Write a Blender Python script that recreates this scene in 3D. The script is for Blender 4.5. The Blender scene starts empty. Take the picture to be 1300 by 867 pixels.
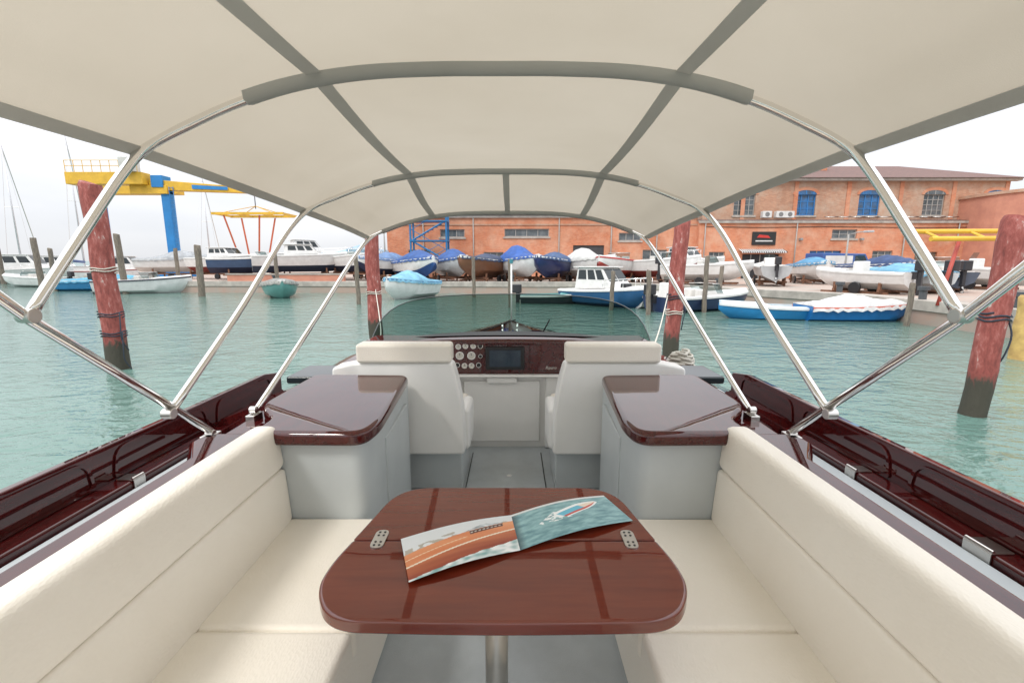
import bpy, bmesh, math, random
from mathutils import Vector, Matrix
from mathutils import noise as NZ
random.seed(7)
SC=bpy.context.scene
SC.view_settings.view_transform='Standard'
SC.view_settings.look='None'
SC.view_settings.exposure=0
COL=SC.collection

# ------------------------------------------------------------ materials
MATS={}
def mat(name,color,rough=0.5,metal=0.0,coat=0.0,noise=0.0,nscale=5.0,bump=0.0,bscale=50.0,color2=None,stretch=(1,1,1),spec=0.5):
    if name in MATS: return MATS[name]
    m=bpy.data.materials.new(name); m.use_nodes=True
    nt=m.node_tree; N=nt.nodes; L=nt.links
    b=N['Principled BSDF']
    b.inputs['Base Color'].default_value=(*color,1)
    b.inputs['Roughness'].default_value=rough
    b.inputs['Metallic'].default_value=metal
    b.inputs['Coat Weight'].default_value=coat
    b.inputs['Coat Roughness'].default_value=0.04
    b.inputs['Specular IOR Level'].default_value=spec
    tc=N.new('ShaderNodeTexCoord'); mp=N.new('ShaderNodeMapping')
    mp.inputs['Scale'].default_value=stretch
    L.new(tc.outputs['Object'],mp.inputs['Vector'])
    if noise>0 or color2:
        n=N.new('ShaderNodeTexNoise'); n.inputs['Scale'].default_value=nscale; n.inputs['Detail'].default_value=6; n.inputs['Roughness'].default_value=0.62
        L.new(mp.outputs[0],n.inputs['Vector'])
        r=N.new('ShaderNodeValToRGB')
        c2=color2 if color2 else tuple(c*(1-noise) for c in color)
        r.color_ramp.elements[0].position=0.35; r.color_ramp.elements[1].position=0.68
        r.color_ramp.elements[0].color=(*c2,1); r.color_ramp.elements[1].color=(*color,1)
        L.new(n.outputs['Fac'],r.inputs['Fac']); L.new(r.outputs['Color'],b.inputs['Base Color'])
    if bump>0:
        n2=N.new('ShaderNodeTexNoise'); n2.inputs['Scale'].default_value=bscale; n2.inputs['Detail'].default_value=4
        L.new(mp.outputs[0],n2.inputs['Vector'])
        bp=N.new('ShaderNodeBump'); bp.inputs['Strength'].default_value=bump; bp.inputs['Distance'].default_value=0.01
        L.new(n2.outputs['Fac'],bp.inputs['Height']); L.new(bp.outputs[0],b.inputs['Normal'])
    MATS[name]=m; return m

def simple(color,rough=0.45,metal=0.0):
    key='paint_%d_%d_%d_%d'%(color[0]*255,color[1]*255,color[2]*255,rough*100)
    return mat(key,color,rough,metal,noise=0.18,nscale=2.5)

def glass_mat(name,tint,rough=0.02):
    m=bpy.data.materials.new(name); m.use_nodes=True
    N=m.node_tree.nodes; L=m.node_tree.links; N.clear()
    o=N.new('ShaderNodeOutputMaterial'); t=N.new('ShaderNodeBsdfTransparent'); g=N.new('ShaderNodeBsdfGlossy')
    t.inputs[0].default_value=(*tint,1); g.inputs['Roughness'].default_value=rough; g.inputs['Color'].default_value=(.7,.8,.78,1)
    lw=N.new('ShaderNodeLayerWeight'); lw.inputs[0].default_value=.5
    pw=N.new('ShaderNodeMath'); pw.operation='POWER'; pw.inputs[1].default_value=4.5; L.new(lw.outputs['Facing'],pw.inputs[0])
    ma=N.new('ShaderNodeMath'); ma.operation='MULTIPLY_ADD'; ma.inputs[1].default_value=.4; ma.inputs[2].default_value=.04; L.new(pw.outputs[0],ma.inputs[0])
    mx=N.new('ShaderNodeMixShader'); L.new(ma.outputs[0],mx.inputs[0]); L.new(t.outputs[0],mx.inputs[1]); L.new(g.outputs[0],mx.inputs[2])
    L.new(mx.outputs[0],o.inputs[0]); return m

def wood_mat(name,c1,c2,scale=(1,1,1),ns=6,coat=1.0,cior=1.55):
    m=bpy.data.materials.new(name); m.use_nodes=True
    N=m.node_tree.nodes; L=m.node_tree.links; b=N['Principled BSDF']
    tc=N.new('ShaderNodeTexCoord'); mp=N.new('ShaderNodeMapping'); mp.inputs['Scale'].default_value=scale
    L.new(tc.outputs['Object'],mp.inputs['Vector'])
    n=N.new('ShaderNodeTexNoise'); n.inputs['Scale'].default_value=ns; n.inputs['Detail'].default_value=8; n.inputs['Roughness'].default_value=.6; n.inputs['Distortion'].default_value=.5
    L.new(mp.outputs[0],n.inputs['Vector'])
    r=N.new('ShaderNodeValToRGB'); r.color_ramp.elements[0].position=.25; r.color_ramp.elements[1].position=.75
    r.color_ramp.elements[0].color=(*c1,1); r.color_ramp.elements[1].color=(*c2,1)
    L.new(n.outputs['Fac'],r.inputs[0]); L.new(r.outputs[0],b.inputs['Base Color'])
    n2=N.new('ShaderNodeTexNoise'); n2.inputs['Scale'].default_value=3; L.new(tc.outputs['Object'],n2.inputs['Vector'])
    bp=N.new('ShaderNodeBump'); bp.inputs['Strength'].default_value=.06; bp.inputs['Distance'].default_value=.02; L.new(n2.outputs['Fac'],bp.inputs['Height']); L.new(bp.outputs[0],b.inputs['Coat Normal'])
    b.inputs['Roughness'].default_value=.5; b.inputs['Specular IOR Level'].default_value=.0
    b.inputs['Coat Weight'].default_value=coat; b.inputs['Coat IOR'].default_value=cior; b.inputs['Coat Roughness'].default_value=.015
    return m

M_MAHOG=wood_mat('mahogany_dark',(.034,.004,.005),(.085,.009,.008),(8,1.2,8),5,1.0,1.65)
M_TABLE=wood_mat('mahogany_table',(.11,.014,.007),(.175,.027,.011),(.8,7,8),4.5,1.0,1.8)
M_STEEL=mat('stainless_steel',(.84,.83,.81),.09,1.0)
M_STEELB=mat('brushed_steel',(.62,.6,.57),.28,1.0)
M_GREY=mat('grey_gelcoat',(.52,.56,.57),.38,noise=.08,nscale=3)
M_FLOOR=mat('grey_floor',(.47,.51,.53),.45,noise=.14,nscale=6,bump=.2,bscale=300)
M_WHITE=mat('white_gelcoat',(.87,.865,.84),.35,noise=.05,nscale=3)
M_BLACK=mat('black_plastic',(.015,.015,.017),.3)
M_DARKGL=mat('dark_window_glass',(.02,.028,.032),.08)
M_GLASS=glass_mat('tinted_windshield',(.36,.46,.43))
M_CLEAR=glass_mat('clear_screen',(.5,.56,.56))
M_ROPE=mat('white_rope',(.6,.57,.5),.9,bump=.6,bscale=120)
M_DROPE=mat('dark_rope',(.04,.05,.07),.9,bump=.6,bscale=120)

def vinyl_mat():
    m=bpy.data.materials.new('cream_vinyl'); m.use_nodes=True
    N=m.node_tree.nodes; L=m.node_tree.links; b=N['Principled BSDF']
    tc=N.new('ShaderNodeTexCoord')
    n=N.new('ShaderNodeTexNoise'); n.inputs['Scale'].default_value=2.2; n.inputs['Detail'].default_value=5
    L.new(tc.outputs['Object'],n.inputs['Vector'])
    r=N.new('ShaderNodeValToRGB'); r.color_ramp.elements[0].position=.3; r.color_ramp.elements[1].position=.7
    r.color_ramp.elements[0].color=(.84,.785,.69,1); r.color_ramp.elements[1].color=(.89,.845,.76,1)
    L.new(n.outputs['Fac'],r.inputs[0]); L.new(r.outputs[0],b.inputs['Base Color'])
    b.inputs['Roughness'].default_value=.45
    mp=N.new('ShaderNodeMapping'); mp.inputs['Scale'].default_value=(170,90,170); L.new(tc.outputs['Object'],mp.inputs['Vector'])
    v=N.new('ShaderNodeTexVoronoi'); v.inputs['Scale'].default_value=1; L.new(mp.outputs[0],v.inputs['Vector'])
    n3=N.new('ShaderNodeTexNoise'); n3.inputs['Scale'].default_value=3; n3.inputs['Detail'].default_value=1; L.new(tc.outputs['Object'],n3.inputs['Vector'])
    b1=N.new('ShaderNodeBump'); b1.inputs['Strength'].default_value=.18; b1.inputs['Distance'].default_value=.03; L.new(n3.outputs['Fac'],b1.inputs['Height'])
    b2=N.new('ShaderNodeBump'); b2.inputs['Strength'].default_value=.4; b2.inputs['Distance'].default_value=.002
    L.new(v.outputs['Distance'],b2.inputs['Height']); L.new(b1.outputs[0],b2.inputs['Normal']); L.new(b2.outputs[0],b.inputs['Normal'])
    return m
M_VINYL=vinyl_mat()

def canvas_mat(name,c1,c2,tr):
    m=bpy.data.materials.new(name); m.use_nodes=True
    N=m.node_tree.nodes; L=m.node_tree.links; N.clear()
    o=N.new('ShaderNodeOutputMaterial')
    tc=N.new('ShaderNodeTexCoord'); n=N.new('ShaderNodeTexNoise'); n.inputs['Scale'].default_value=1.8; n.inputs['Detail'].default_value=7
    L.new(tc.outputs['Object'],n.inputs['Vector'])
    r=N.new('ShaderNodeValToRGB'); r.color_ramp.elements[0].position=.3; r.color_ramp.elements[1].position=.75
    r.color_ramp.elements[0].color=(*c1,1); r.color_ramp.elements[1].color=(*c2,1)
    L.new(n.outputs['Fac'],r.inputs[0])
    mp=N.new('ShaderNodeMapping'); mp.inputs['Scale'].default_value=(1.5,4,2); L.new(tc.outputs['Object'],mp.inputs[0])
    n2=N.new('ShaderNodeTexNoise'); n2.inputs['Scale'].default_value=1; n2.inputs['Detail'].default_value=1.5; L.new(mp.outputs[0],n2.inputs['Vector'])
    bp=N.new('ShaderNodeBump'); bp.inputs['Strength'].default_value=.3; bp.inputs['Distance'].default_value=.05; L.new(n2.outputs['Fac'],bp.inputs['Height'])
    n4=N.new('ShaderNodeTexNoise'); n4.inputs['Scale'].default_value=350; L.new(tc.outputs['Object'],n4.inputs['Vector'])
    bp2=N.new('ShaderNodeBump'); bp2.inputs['Strength'].default_value=.3; bp2.inputs['Distance'].default_value=.002; L.new(n4.outputs['Fac'],bp2.inputs['Height']); L.new(bp.outputs[0],bp2.inputs['Normal'])
    d=N.new('ShaderNodeBsdfDiffuse'); t=N.new('ShaderNodeBsdfTranslucent')
    L.new(r.outputs[0],d.inputs[0]); L.new(r.outputs[0],t.inputs[0]); L.new(bp2.outputs[0],d.inputs['Normal'])
    mx=N.new('ShaderNodeMixShader'); mx.inputs[0].default_value=tr
    L.new(d.outputs[0],mx.inputs[1]); L.new(t.outputs[0],mx.inputs[2]); L.new(mx.outputs[0],o.inputs[0]); return m
M_CANVAS=canvas_mat('canvas',(.60,.535,.435),(.66,.595,.495),.35)
M_STRIP=canvas_mat('grey_webbing',(.50,.50,.48),(.58,.58,.555),.22)

def brick_mat(name,c1,c2,mortar,stain):
    m=bpy.data.materials.new(name); m.use_nodes=True
    N=m.node_tree.nodes; L=m.node_tree.links; b=N['Principled BSDF']
    tc=N.new('ShaderNodeTexCoord'); sp=N.new('ShaderNodeSeparateXYZ'); cb=N.new('ShaderNodeCombineXYZ')
    L.new(tc.outputs['Object'],sp.inputs[0])
    ad=N.new('ShaderNodeMath'); L.new(sp.outputs[0],ad.inputs[0]); L.new(sp.outputs[1],ad.inputs[1])
    L.new(ad.outputs[0],cb.inputs[0]); L.new(sp.outputs[2],cb.inputs[1])
    br=N.new('ShaderNodeTexBrick'); br.inputs['Scale'].default_value=1.0
    br.inputs['Brick Width'].default_value=.28; br.inputs['Row Height'].default_value=.09; br.inputs['Mortar Size'].default_value=.012
    br.inputs['Color1'].default_value=(*c1,1); br.inputs['Color2'].default_value=(*c2,1); br.inputs['Mortar'].default_value=(*mortar,1)
    L.new(cb.outputs[0],br.inputs['Vector'])
    n=N.new('ShaderNodeTexNoise'); n.inputs['Scale'].default_value=.6; n.inputs['Detail'].default_value=9; n.inputs['Roughness'].default_value=.72
    L.new(tc.outputs['Object'],n.inputs['Vector'])
    r=N.new('ShaderNodeValToRGB'); r.color_ramp.elements[0].position=.44; r.color_ramp.elements[1].position=.66
    r.color_ramp.elements[0].color=(0,0,0,1); r.color_ramp.elements[1].color=(.85,.85,.85,1)
    L.new(n.outputs['Fac'],r.inputs[0])
    mx=N.new('ShaderNodeMixRGB'); mx.inputs[2].default_value=(*stain,1)
    L.new(r.outputs[0],mx.inputs[0]); L.new(br.outputs['Color'],mx.inputs[1])
    n5=N.new('ShaderNodeTexNoise'); n5.inputs['Scale'].default_value=.28; n5.inputs['Detail'].default_value=10; n5.inputs['Roughness'].default_value=.75; L.new(tc.outputs['Object'],n5.inputs['Vector'])
    r5=N.new('ShaderNodeValToRGB'); r5.color_ramp.elements[0].position=.36; r5.color_ramp.elements[1].position=.55; r5.color_ramp.elements[0].color=(.74,.70,.68,1); r5.color_ramp.elements[1].color=(1,1,1,1); L.new(n5.outputs['Fac'],r5.inputs[0])
    m2=N.new('ShaderNodeMixRGB'); m2.blend_type='MULTIPLY'; m2.inputs[0].default_value=.8; L.new(mx.outputs[0],m2.inputs[1]); L.new(r5.outputs[0],m2.inputs[2])
    L.new(m2.outputs[0],b.inputs['Base Color'])
    b.inputs['Roughness'].default_value=.9; return m
M_BRICK=brick_mat('orange_brick',(.68,.25,.125),(.58,.18,.09),(.5,.28,.18),(.64,.38,.26))
M_BRICK2=brick_mat('pale_orange_brick',(.56,.30,.19),(.44,.21,.13),(.42,.3,.22),(.52,.42,.33))
M_PLASTER=mat('salmon_plaster',(.60,.28,.19),.9,color2=(.48,.21,.15),nscale=1.2)
M_ROOF=mat('clay_roof_tiles',(.22,.12,.10),.85,color2=(.12,.08,.075),nscale=3,stretch=(1,6,1))
M_STONE=mat('pale_stone',(.50,.46,.41),.85,noise=.35,nscale=2)
M_WOODP=mat('weathered_wood',(.26,.22,.17),.9,color2=(.12,.10,.085),nscale=6,stretch=(4,4,.7),bump=.6,bscale=30)

def pile_mat():
    m=bpy.data.materials.new('peeling_red_paint'); m.use_nodes=True
    N=m.node_tree.nodes; L=m.node_tree.links; b=N['Principled BSDF']
    tc=N.new('ShaderNodeTexCoord'); mp=N.new('ShaderNodeMapping'); mp.inputs['Scale'].default_value=(5,5,1.6); L.new(tc.outputs['Object'],mp.inputs[0])
    n=N.new('ShaderNodeTexNoise'); n.inputs['Scale'].default_value=2.6; n.inputs['Detail'].default_value=9; n.inputs['Roughness'].default_value=.72
    L.new(mp.outputs[0],n.inputs['Vector'])
    r=N.new('ShaderNodeValToRGB'); e=r.color_ramp.elements
    e[0].position=.3; e[0].color=(.14,.035,.03,1); e[1].position=.5; e[1].color=(.32,.08,.065,1)
    x=e.new(.60); x.color=(.42,.14,.12,1); x=e.new(.65); x.color=(.58,.50,.46,1)
    L.new(n.outputs['Fac'],r.inputs[0])
    sp=N.new('ShaderNodeSeparateXYZ'); L.new(tc.outputs['Object'],sp.inputs[0])
    ad=N.new('ShaderNodeMath'); ad.operation='MULTIPLY_ADD'; L.new(n.outputs['Fac'],ad.inputs[0]); ad.inputs[1].default_value=-.9; L.new(sp.outputs[2],ad.inputs[2])
    r2=N.new('ShaderNodeValToRGB'); r2.color_ramp.elements[0].position=0.0; r2.color_ramp.elements[1].position=.12
    r2.color_ramp.elements[0].color=(1,1,1,1); r2.color_ramp.elements[1].color=(0,0,0,1); L.new(ad.outputs[0],r2.inputs[0])
    mx=N.new('ShaderNodeMixRGB'); mx.inputs[2].default_value=(.06,.055,.04,1)
    L.new(r2.outputs[0],mx.inputs[0]); L.new(r.outputs[0],mx.inputs[1]); L.new(mx.outputs[0],b.inputs['Base Color'])
    bp=N.new('ShaderNodeBump'); bp.inputs['Strength'].default_value=.8; bp.inputs['Distance'].default_value=.03; L.new(n.outputs['Fac'],bp.inputs['Height']); L.new(bp.outputs[0],b.inputs['Normal'])
    b.inputs['Roughness'].default_value=.75; return m
M_PILE=pile_mat()

# ------------------------------------------------------------ mesh helpers
def mk(name,verts,faces,m=None,parent=None,smooth=False,bevel=0.0,seg=3,loc=None,rot=None,recalc=True):
    me=bpy.data.meshes.new(name); me.from_pydata([tuple(v) for v in verts],[],faces); me.update()
    if recalc:
        bm=bmesh.new(); bm.from_mesh(me); bmesh.ops.recalc_face_normals(bm,faces=bm.faces); bm.to_mesh(me); bm.free()
    ob=bpy.data.objects.new(name,me); COL.objects.link(ob)
    if m: me.materials.append(m)
    if smooth or bevel>0:
        for p in me.polygons: p.use_smooth=True
    if bevel>0:
        b=ob.modifiers.new('bevel','BEVEL'); b.width=bevel; b.segments=seg; b.limit_method='ANGLE'; b.angle_limit=math.radians(35); b.harden_normals=True
    if parent: ob.parent=parent
    if loc: ob.location=loc
    if rot: ob.rotation_euler=rot
    return ob

def empty(name,loc,rotz=0,parent=None):
    e=bpy.data.objects.new(name,None); COL.objects.link(e); e.location=loc; e.rotation_euler=(0,0,rotz); e.empty_display_size=.3
    if parent: e.parent=parent
    return e
def top(o,label,cat,group=None):
    o['label']=label; o['category']=cat
    if group: o['group']=group
    return o

class G:
    def __init__(s): s.v=[]; s.f=[]
    def add(s,v,f):
        o=len(s.v); s.v+= [tuple(x) for x in v]; s.f+=[tuple(i+o for i in q) for q in f]; return s
    def box(s,x0,x1,y0,y1,z0,z1):
        return s.add([(x0,y0,z0),(x1,y0,z0),(x1,y1,z0),(x0,y1,z0),(x0,y0,z1),(x1,y0,z1),(x1,y1,z1),(x0,y1,z1)],
            [(0,3,2,1),(4,5,6,7),(0,1,5,4),(1,2,6,5),(2,3,7,6),(3,0,4,7)])
    def tube(s,path,r,n=12):
        path=[Vector(p) for p in path]; k=len(path); rings=[]
        t=(path[1]-path[0]).normalized(); a=Vector((0,0,1)) if abs(t.z)<.9 else Vector((1,0,0)); u=t.cross(a).normalized()
        for i,p in enumerate(path):
            if i==0: t=path[1]-path[0]
            elif i==k-1: t=path[-1]-path[-2]
            else: t=path[i+1]-path[i-1]
            t.normalize(); u=(u-t*u.dot(t)).normalized(); w=t.cross(u)
            rr=r[i] if isinstance(r,(list,tuple)) else r
            rings.append([p+u*math.cos(2*math.pi*j/n)*rr+w*math.sin(2*math.pi*j/n)*rr for j in range(n)])
        v=[q for R in rings for q in R]; f=[]
        for i in range(k-1):
            for j in range(n): f.append((i*n+j,i*n+(j+1)%n,(i+1)*n+(j+1)%n,(i+1)*n+j))
        f.append(tuple(range(n))[::-1]); f.append(tuple((k-1)*n+j for j in range(n)))
        return s.add(v,f)
    def prism(s,poly,z0,z1):
        n=len(poly); v=[(x,y,z0) for x,y in poly]+[(x,y,z1) for x,y in poly]
        f=[tuple(range(n))[::-1],tuple(range(n,2*n))]+[(i,(i+1)%n,n+(i+1)%n,n+i) for i in range(n)]
        return s.add(v,f)
    def loft(s,rings,closed=False,caps=False):
        n=len(rings[0]); v=[p for R in rings for p in R]; f=[]
        for i in range(len(rings)-1):
            for j in range(n if closed else n-1):
                f.append((i*n+j,i*n+(j+1)%n,(i+1)*n+(j+1)%n,(i+1)*n+j))
        if caps: f.append(tuple(range(n))[::-1]); f.append(tuple((len(rings)-1)*n+j for j in range(n)))
        return s.add(v,f)
    def mk(s,name,m,parent=None,**k): return mk(name,s.v,s.f,m,parent,**k)

def box(name,x0,x1,y0,y1,z0,z1,m,parent=None,bevel=0.0,seg=3,**k):
    return G().box(x0,x1,y0,y1,z0,z1).mk(name,m,parent,bevel=bevel,seg=seg,**k)
def tube(name,path,r,m,parent=None,n=12): return G().tube(path,r,n).mk(name,m,parent,smooth=True)
def catmull(P,sub=8):
    P=[Vector(p) for p in P]; Q=[P[0]*2-P[1]]+P+[P[-1]*2-P[-2]]; out=[]
    for i in range(1,len(Q)-2):
        a,b,c,d=Q[i-1:i+3]
        for k in range(sub):
            t=k/sub; out.append(.5*((2*b)+(c-a)*t+(2*a-5*b+4*c-d)*t*t+(-a+3*b-3*c+d)*t**3))
    out.append(Q[-2]); return out
def roundpoly(pts,rads,seg=8):
    out=[]; n=len(pts)
    for i in range(n):
        p=Vector(pts[i]); a=Vector(pts[i-1]); c=Vector(pts[(i+1)%n]); r=rads[i]
        if r<=0: out.append((p.x,p.y)); continue
        r1=min(r,(a-p).length*.49); r2=min(r,(c-p).length*.49)
        p0=p+(a-p).normalized()*r1; p2=p+(c-p).normalized()*r2
        for k in range(seg+1):
            t=k/seg; q=p0*(1-t)**2+p*2*t*(1-t)+p2*t*t; out.append((q.x,q.y))
    return out

# ------------------------------------------------------------ camera / light
HC=1.9
cam=bpy.data.cameras.new('camera'); camo=bpy.data.objects.new('camera',cam); COL.objects.link(camo)
cam.lens=16; cam.sensor_width=36; cam.clip_end=6000; cam.clip_start=.02
camo.location=(.045,0,HC); camo.rotation_euler=(math.radians(90-9.6),0,math.radians(.1)); SC.camera=camo
w=bpy.data.worlds.new('World'); SC.world=w; w.use_nodes=True
N=w.node_tree.nodes; L=w.node_tree.links
bg=N['Background']; bg.inputs['Strength'].default_value=.15
sky=N.new('ShaderNodeTexSky'); sky.sky_type='NISHITA'; sky.sun_disc=False
sky.sun_elevation=math.radians(48); sky.sun_rotation=math.radians(215)
hs=N.new('ShaderNodeHueSaturation'); hs.inputs['Saturation'].default_value=.3; L.new(sky.outputs[0],hs.inputs['Color'])
tc=N.new('ShaderNodeTexCoord'); mp=N.new('ShaderNodeMapping'); mp.inputs['Scale'].default_value=(1,1,3); L.new(tc.outputs['Generated'],mp.inputs[0])
cn=N.new('ShaderNodeTexNoise'); cn.inputs['Scale'].default_value=2.2; cn.inputs['Detail'].default_value=7; cn.inputs['Roughness'].default_value=.5; L.new(mp.outputs[0],cn.inputs['Vector'])
cr=N.new('ShaderNodeValToRGB'); cr.color_ramp.elements[0].position=.3; cr.color_ramp.elements[1].position=.7
cr.color_ramp.elements[0].color=(5.3,5.5,5.9,1); cr.color_ramp.elements[1].color=(7.0,7.0,7.05,1); L.new(cn.outputs['Fac'],cr.inputs[0])
sp=N.new('ShaderNodeSeparateXYZ'); L.new(tc.outputs['Generated'],sp.inputs[0])
zf=N.new('ShaderNodeMath'); zf.operation='MULTIPLY_ADD'; zf.inputs[1].default_value=1.9; zf.inputs[2].default_value=.93; L.new(sp.outputs[2],zf.inputs[0])
zm=N.new('ShaderNodeMath'); zm.operation='MAXIMUM'; zm.inputs[1].default_value=.6; L.new(zf.outputs[0],zm.inputs[0])
mul=N.new('ShaderNodeVectorMath'); mul.operation='SCALE'; L.new(cr.outputs[0],mul.inputs[0]); L.new(zm.outputs[0],mul.inputs['Scale'])
mx=N.new('ShaderNodeMixRGB'); mx.inputs[0].default_value=.88; L.new(hs.outputs[0],mx.inputs[1]); L.new(mul.outputs[0],mx.inputs[2]); L.new(mx.outputs[0],bg.inputs[0])
sl=bpy.data.lights.new('sun','SUN'); sl.energy=1.5; sl.angle=math.radians(12); sl.color=(1,.95,.88)
so=bpy.data.objects.new('sun',sl); COL.objects.link(so)
el=math.radians(48); az=math.radians(215)
d=Vector((math.sin(az)*math.cos(el),math.cos(az)*math.cos(el),math.sin(el)))
so.rotation_euler=d.to_track_quat('Z','Y').to_euler()

# ------------------------------------------------------------ water, ground
def water_mat():
    m=bpy.data.materials.new('lagoon_water'); m.use_nodes=True
    N=m.node_tree.nodes; L=m.node_tree.links; b=N['Principled BSDF']
    tc=N.new('ShaderNodeTexCoord')
    n0=N.new('ShaderNodeTexNoise'); n0.inputs['Scale'].default_value=.12; n0.inputs['Detail'].default_value=3; L.new(tc.outputs['Object'],n0.inputs['Vector'])
    r=N.new('ShaderNodeValToRGB'); r.color_ramp.elements[0].color=(.09,.175,.150,1); r.color_ramp.elements[1].color=(.135,.232,.196,1); r.color_ramp.elements[0].position=.3; r.color_ramp.elements[1].position=.7
    L.new(n0.outputs['Fac'],r.inputs[0]); L.new(r.outputs[0],b.inputs['Base Color'])
    b.inputs['Roughness'].default_value=.04; b.inputs['IOR'].default_value=1.38
    mp=N.new('ShaderNodeMapping'); mp.inputs['Scale'].default_value=(1,1.5,1); mp.inputs['Rotation'].default_value=(0,0,.3); L.new(tc.outputs['Object'],mp.inputs[0])
    prev=None
    for sc,st,di in ((1.1,.55,.13),(3.8,.7,.045),(13,.6,.012)):
        n=N.new('ShaderNodeTexNoise'); n.inputs['Scale'].default_value=sc; n.inputs['Detail'].default_value=3; n.inputs['Distortion'].default_value=.8; L.new(mp.outputs[0],n.inputs['Vector'])
        bp=N.new('ShaderNodeBump'); bp.inputs['Strength'].default_value=st; bp.inputs['Distance'].default_value=di; L.new(n.outputs['Fac'],bp.inputs['Height'])
        if prev: L.new(prev.outputs[0],bp.inputs['Normal'])
        prev=bp
    L.new(prev.outputs[0],b.inputs['Normal']); return m
o=mk('water',[(-3000,-500,0),(3000,-500,0),(3000,4000,0),(-3000,4000,0)],[(0,1,2,3)],water_mat()); o['kind']='structure'
QZ=.65
M_QUAY=mat('quay_paving',(.44,.30,.24),.9,color2=(.38,.35,.31),nscale=.8,bump=.4,bscale=8)
edge=[(-260,120),(-120,78),(-62,62),(-36,41),(-27,31.5),(6.5,30),(9.6,24.5),(13.4,17.5),(12.9,10),(13.2,-30)]
poly=edge+[(200,-30),(200,200),(-260,200)]
o=G().prism(poly,-1.5,QZ).mk('quay_ground',M_QUAY); o['kind']='structure'
def offset(e,dd):
    out=[]
    for i,p in enumerate(e):
        a=Vector(e[max(i-1,0)]); b=Vector(e[min(i+1,len(e)-1)]); t=(b-a).normalized(); nrm=Vector((-t.y,t.x)); q=Vector(p)+nrm*dd; out.append((q.x,q.y))
    return out
e1=offset(edge,-.06); e2=offset(edge,.45)
g=G()
g.loft([[(x,y,QZ-.22),(x,y,QZ+.12),(X,Y,QZ+.12),(X,Y,QZ-.22)] for (x,y),(X,Y) in zip(e1,e2)],closed=True,caps=True)
o=g.mk('quay_kerb',M_STONE,bevel=.02); o['kind']='structure'
v=[];f=[]
for i in range(81):
    x=-900+i*22.5; h=5+4*random.random()+3*math.sin(i*.3); v+=[(x,700,-1),(x,705,h+2)]
    if i: k=len(v); f.append((k-4,k-2,k-1,k-3))
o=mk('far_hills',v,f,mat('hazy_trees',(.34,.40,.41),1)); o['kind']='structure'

# ------------------------------------------------------------ YACHT
Y=empty('motor_yacht',(0,0,0))
top(Y,'mahogany motor yacht with cream cockpit seats under a canvas bimini','motorboat')
def beam(y):
    P=[(-2.4,1.5),(0,1.6),(2.6,1.6),(3.4,1.52),(4.4,1.36),(6,1.05),(7.5,.66),(8.6,.28),(9.2,.02)]
    for a,b in zip(P,P[1:]):
        if y<=b[0]: t=(y-a[0])/(b[0]-a[0]); return a[1]+(b[1]-a[1])*t
    return .02
ys=[-2.4,-1.2,0,1.2,2.6,3.0,3.4,3.9,4.4,5.2,6,6.8,7.5,8.1,8.6,9,9.2]
def gun(y): return 1.02 if y<3 else 1.02-(y-3)*.045
rings=[]
for y in ys:
    b=beam(y); z=gun(y); kz=-.35 if y<7 else -.35+(y-7)/2.2*.9
    rings.append([(-b,y,z),(-b*.97,y,z-.35),(-b*.86,y,max(.05,kz+.1)),(0,y,kz),(b*.86,y,max(.05,kz+.1)),(b*.97,y,z-.35),(b,y,z)])
G().loft(rings,caps=True).mk('hull',M_MAHOG,Y,smooth=True)
rings=[]
for y in [3.5,3.9,4.4,5.2,6,6.8,7.5,8.1,8.6,9,9.2]:
    b=beam(y); z=gun(y)+.005; rings.append([(b*s,y,z+.06*(1-s*s)) for s in [-1,-.8,-.6,-.4,-.2,0,.2,.4,.6,.8,1]])
G().loft(rings).mk('foredeck',M_MAHOG,Y,smooth=True)
def ringpanel(out,inn,x0,x1):
    n=len(out); v=[(x0,a_,b_) for a_,b_ in out]+[(x1,a_,b_) for a_,b_ in out]+[(x1,a_,b_) for a_,b_ in inn]+[(x0,a_,b_) for a_,b_ in inn]
    f=[]
    for i in range(n):
        j=(i+1)%n; f+=[(i,j,n+j,n+i),(n+i,n+j,2*n+j,2*n+i),(2*n+i,2*n+j,3*n+j,3*n+i)]
    return v,f
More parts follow.
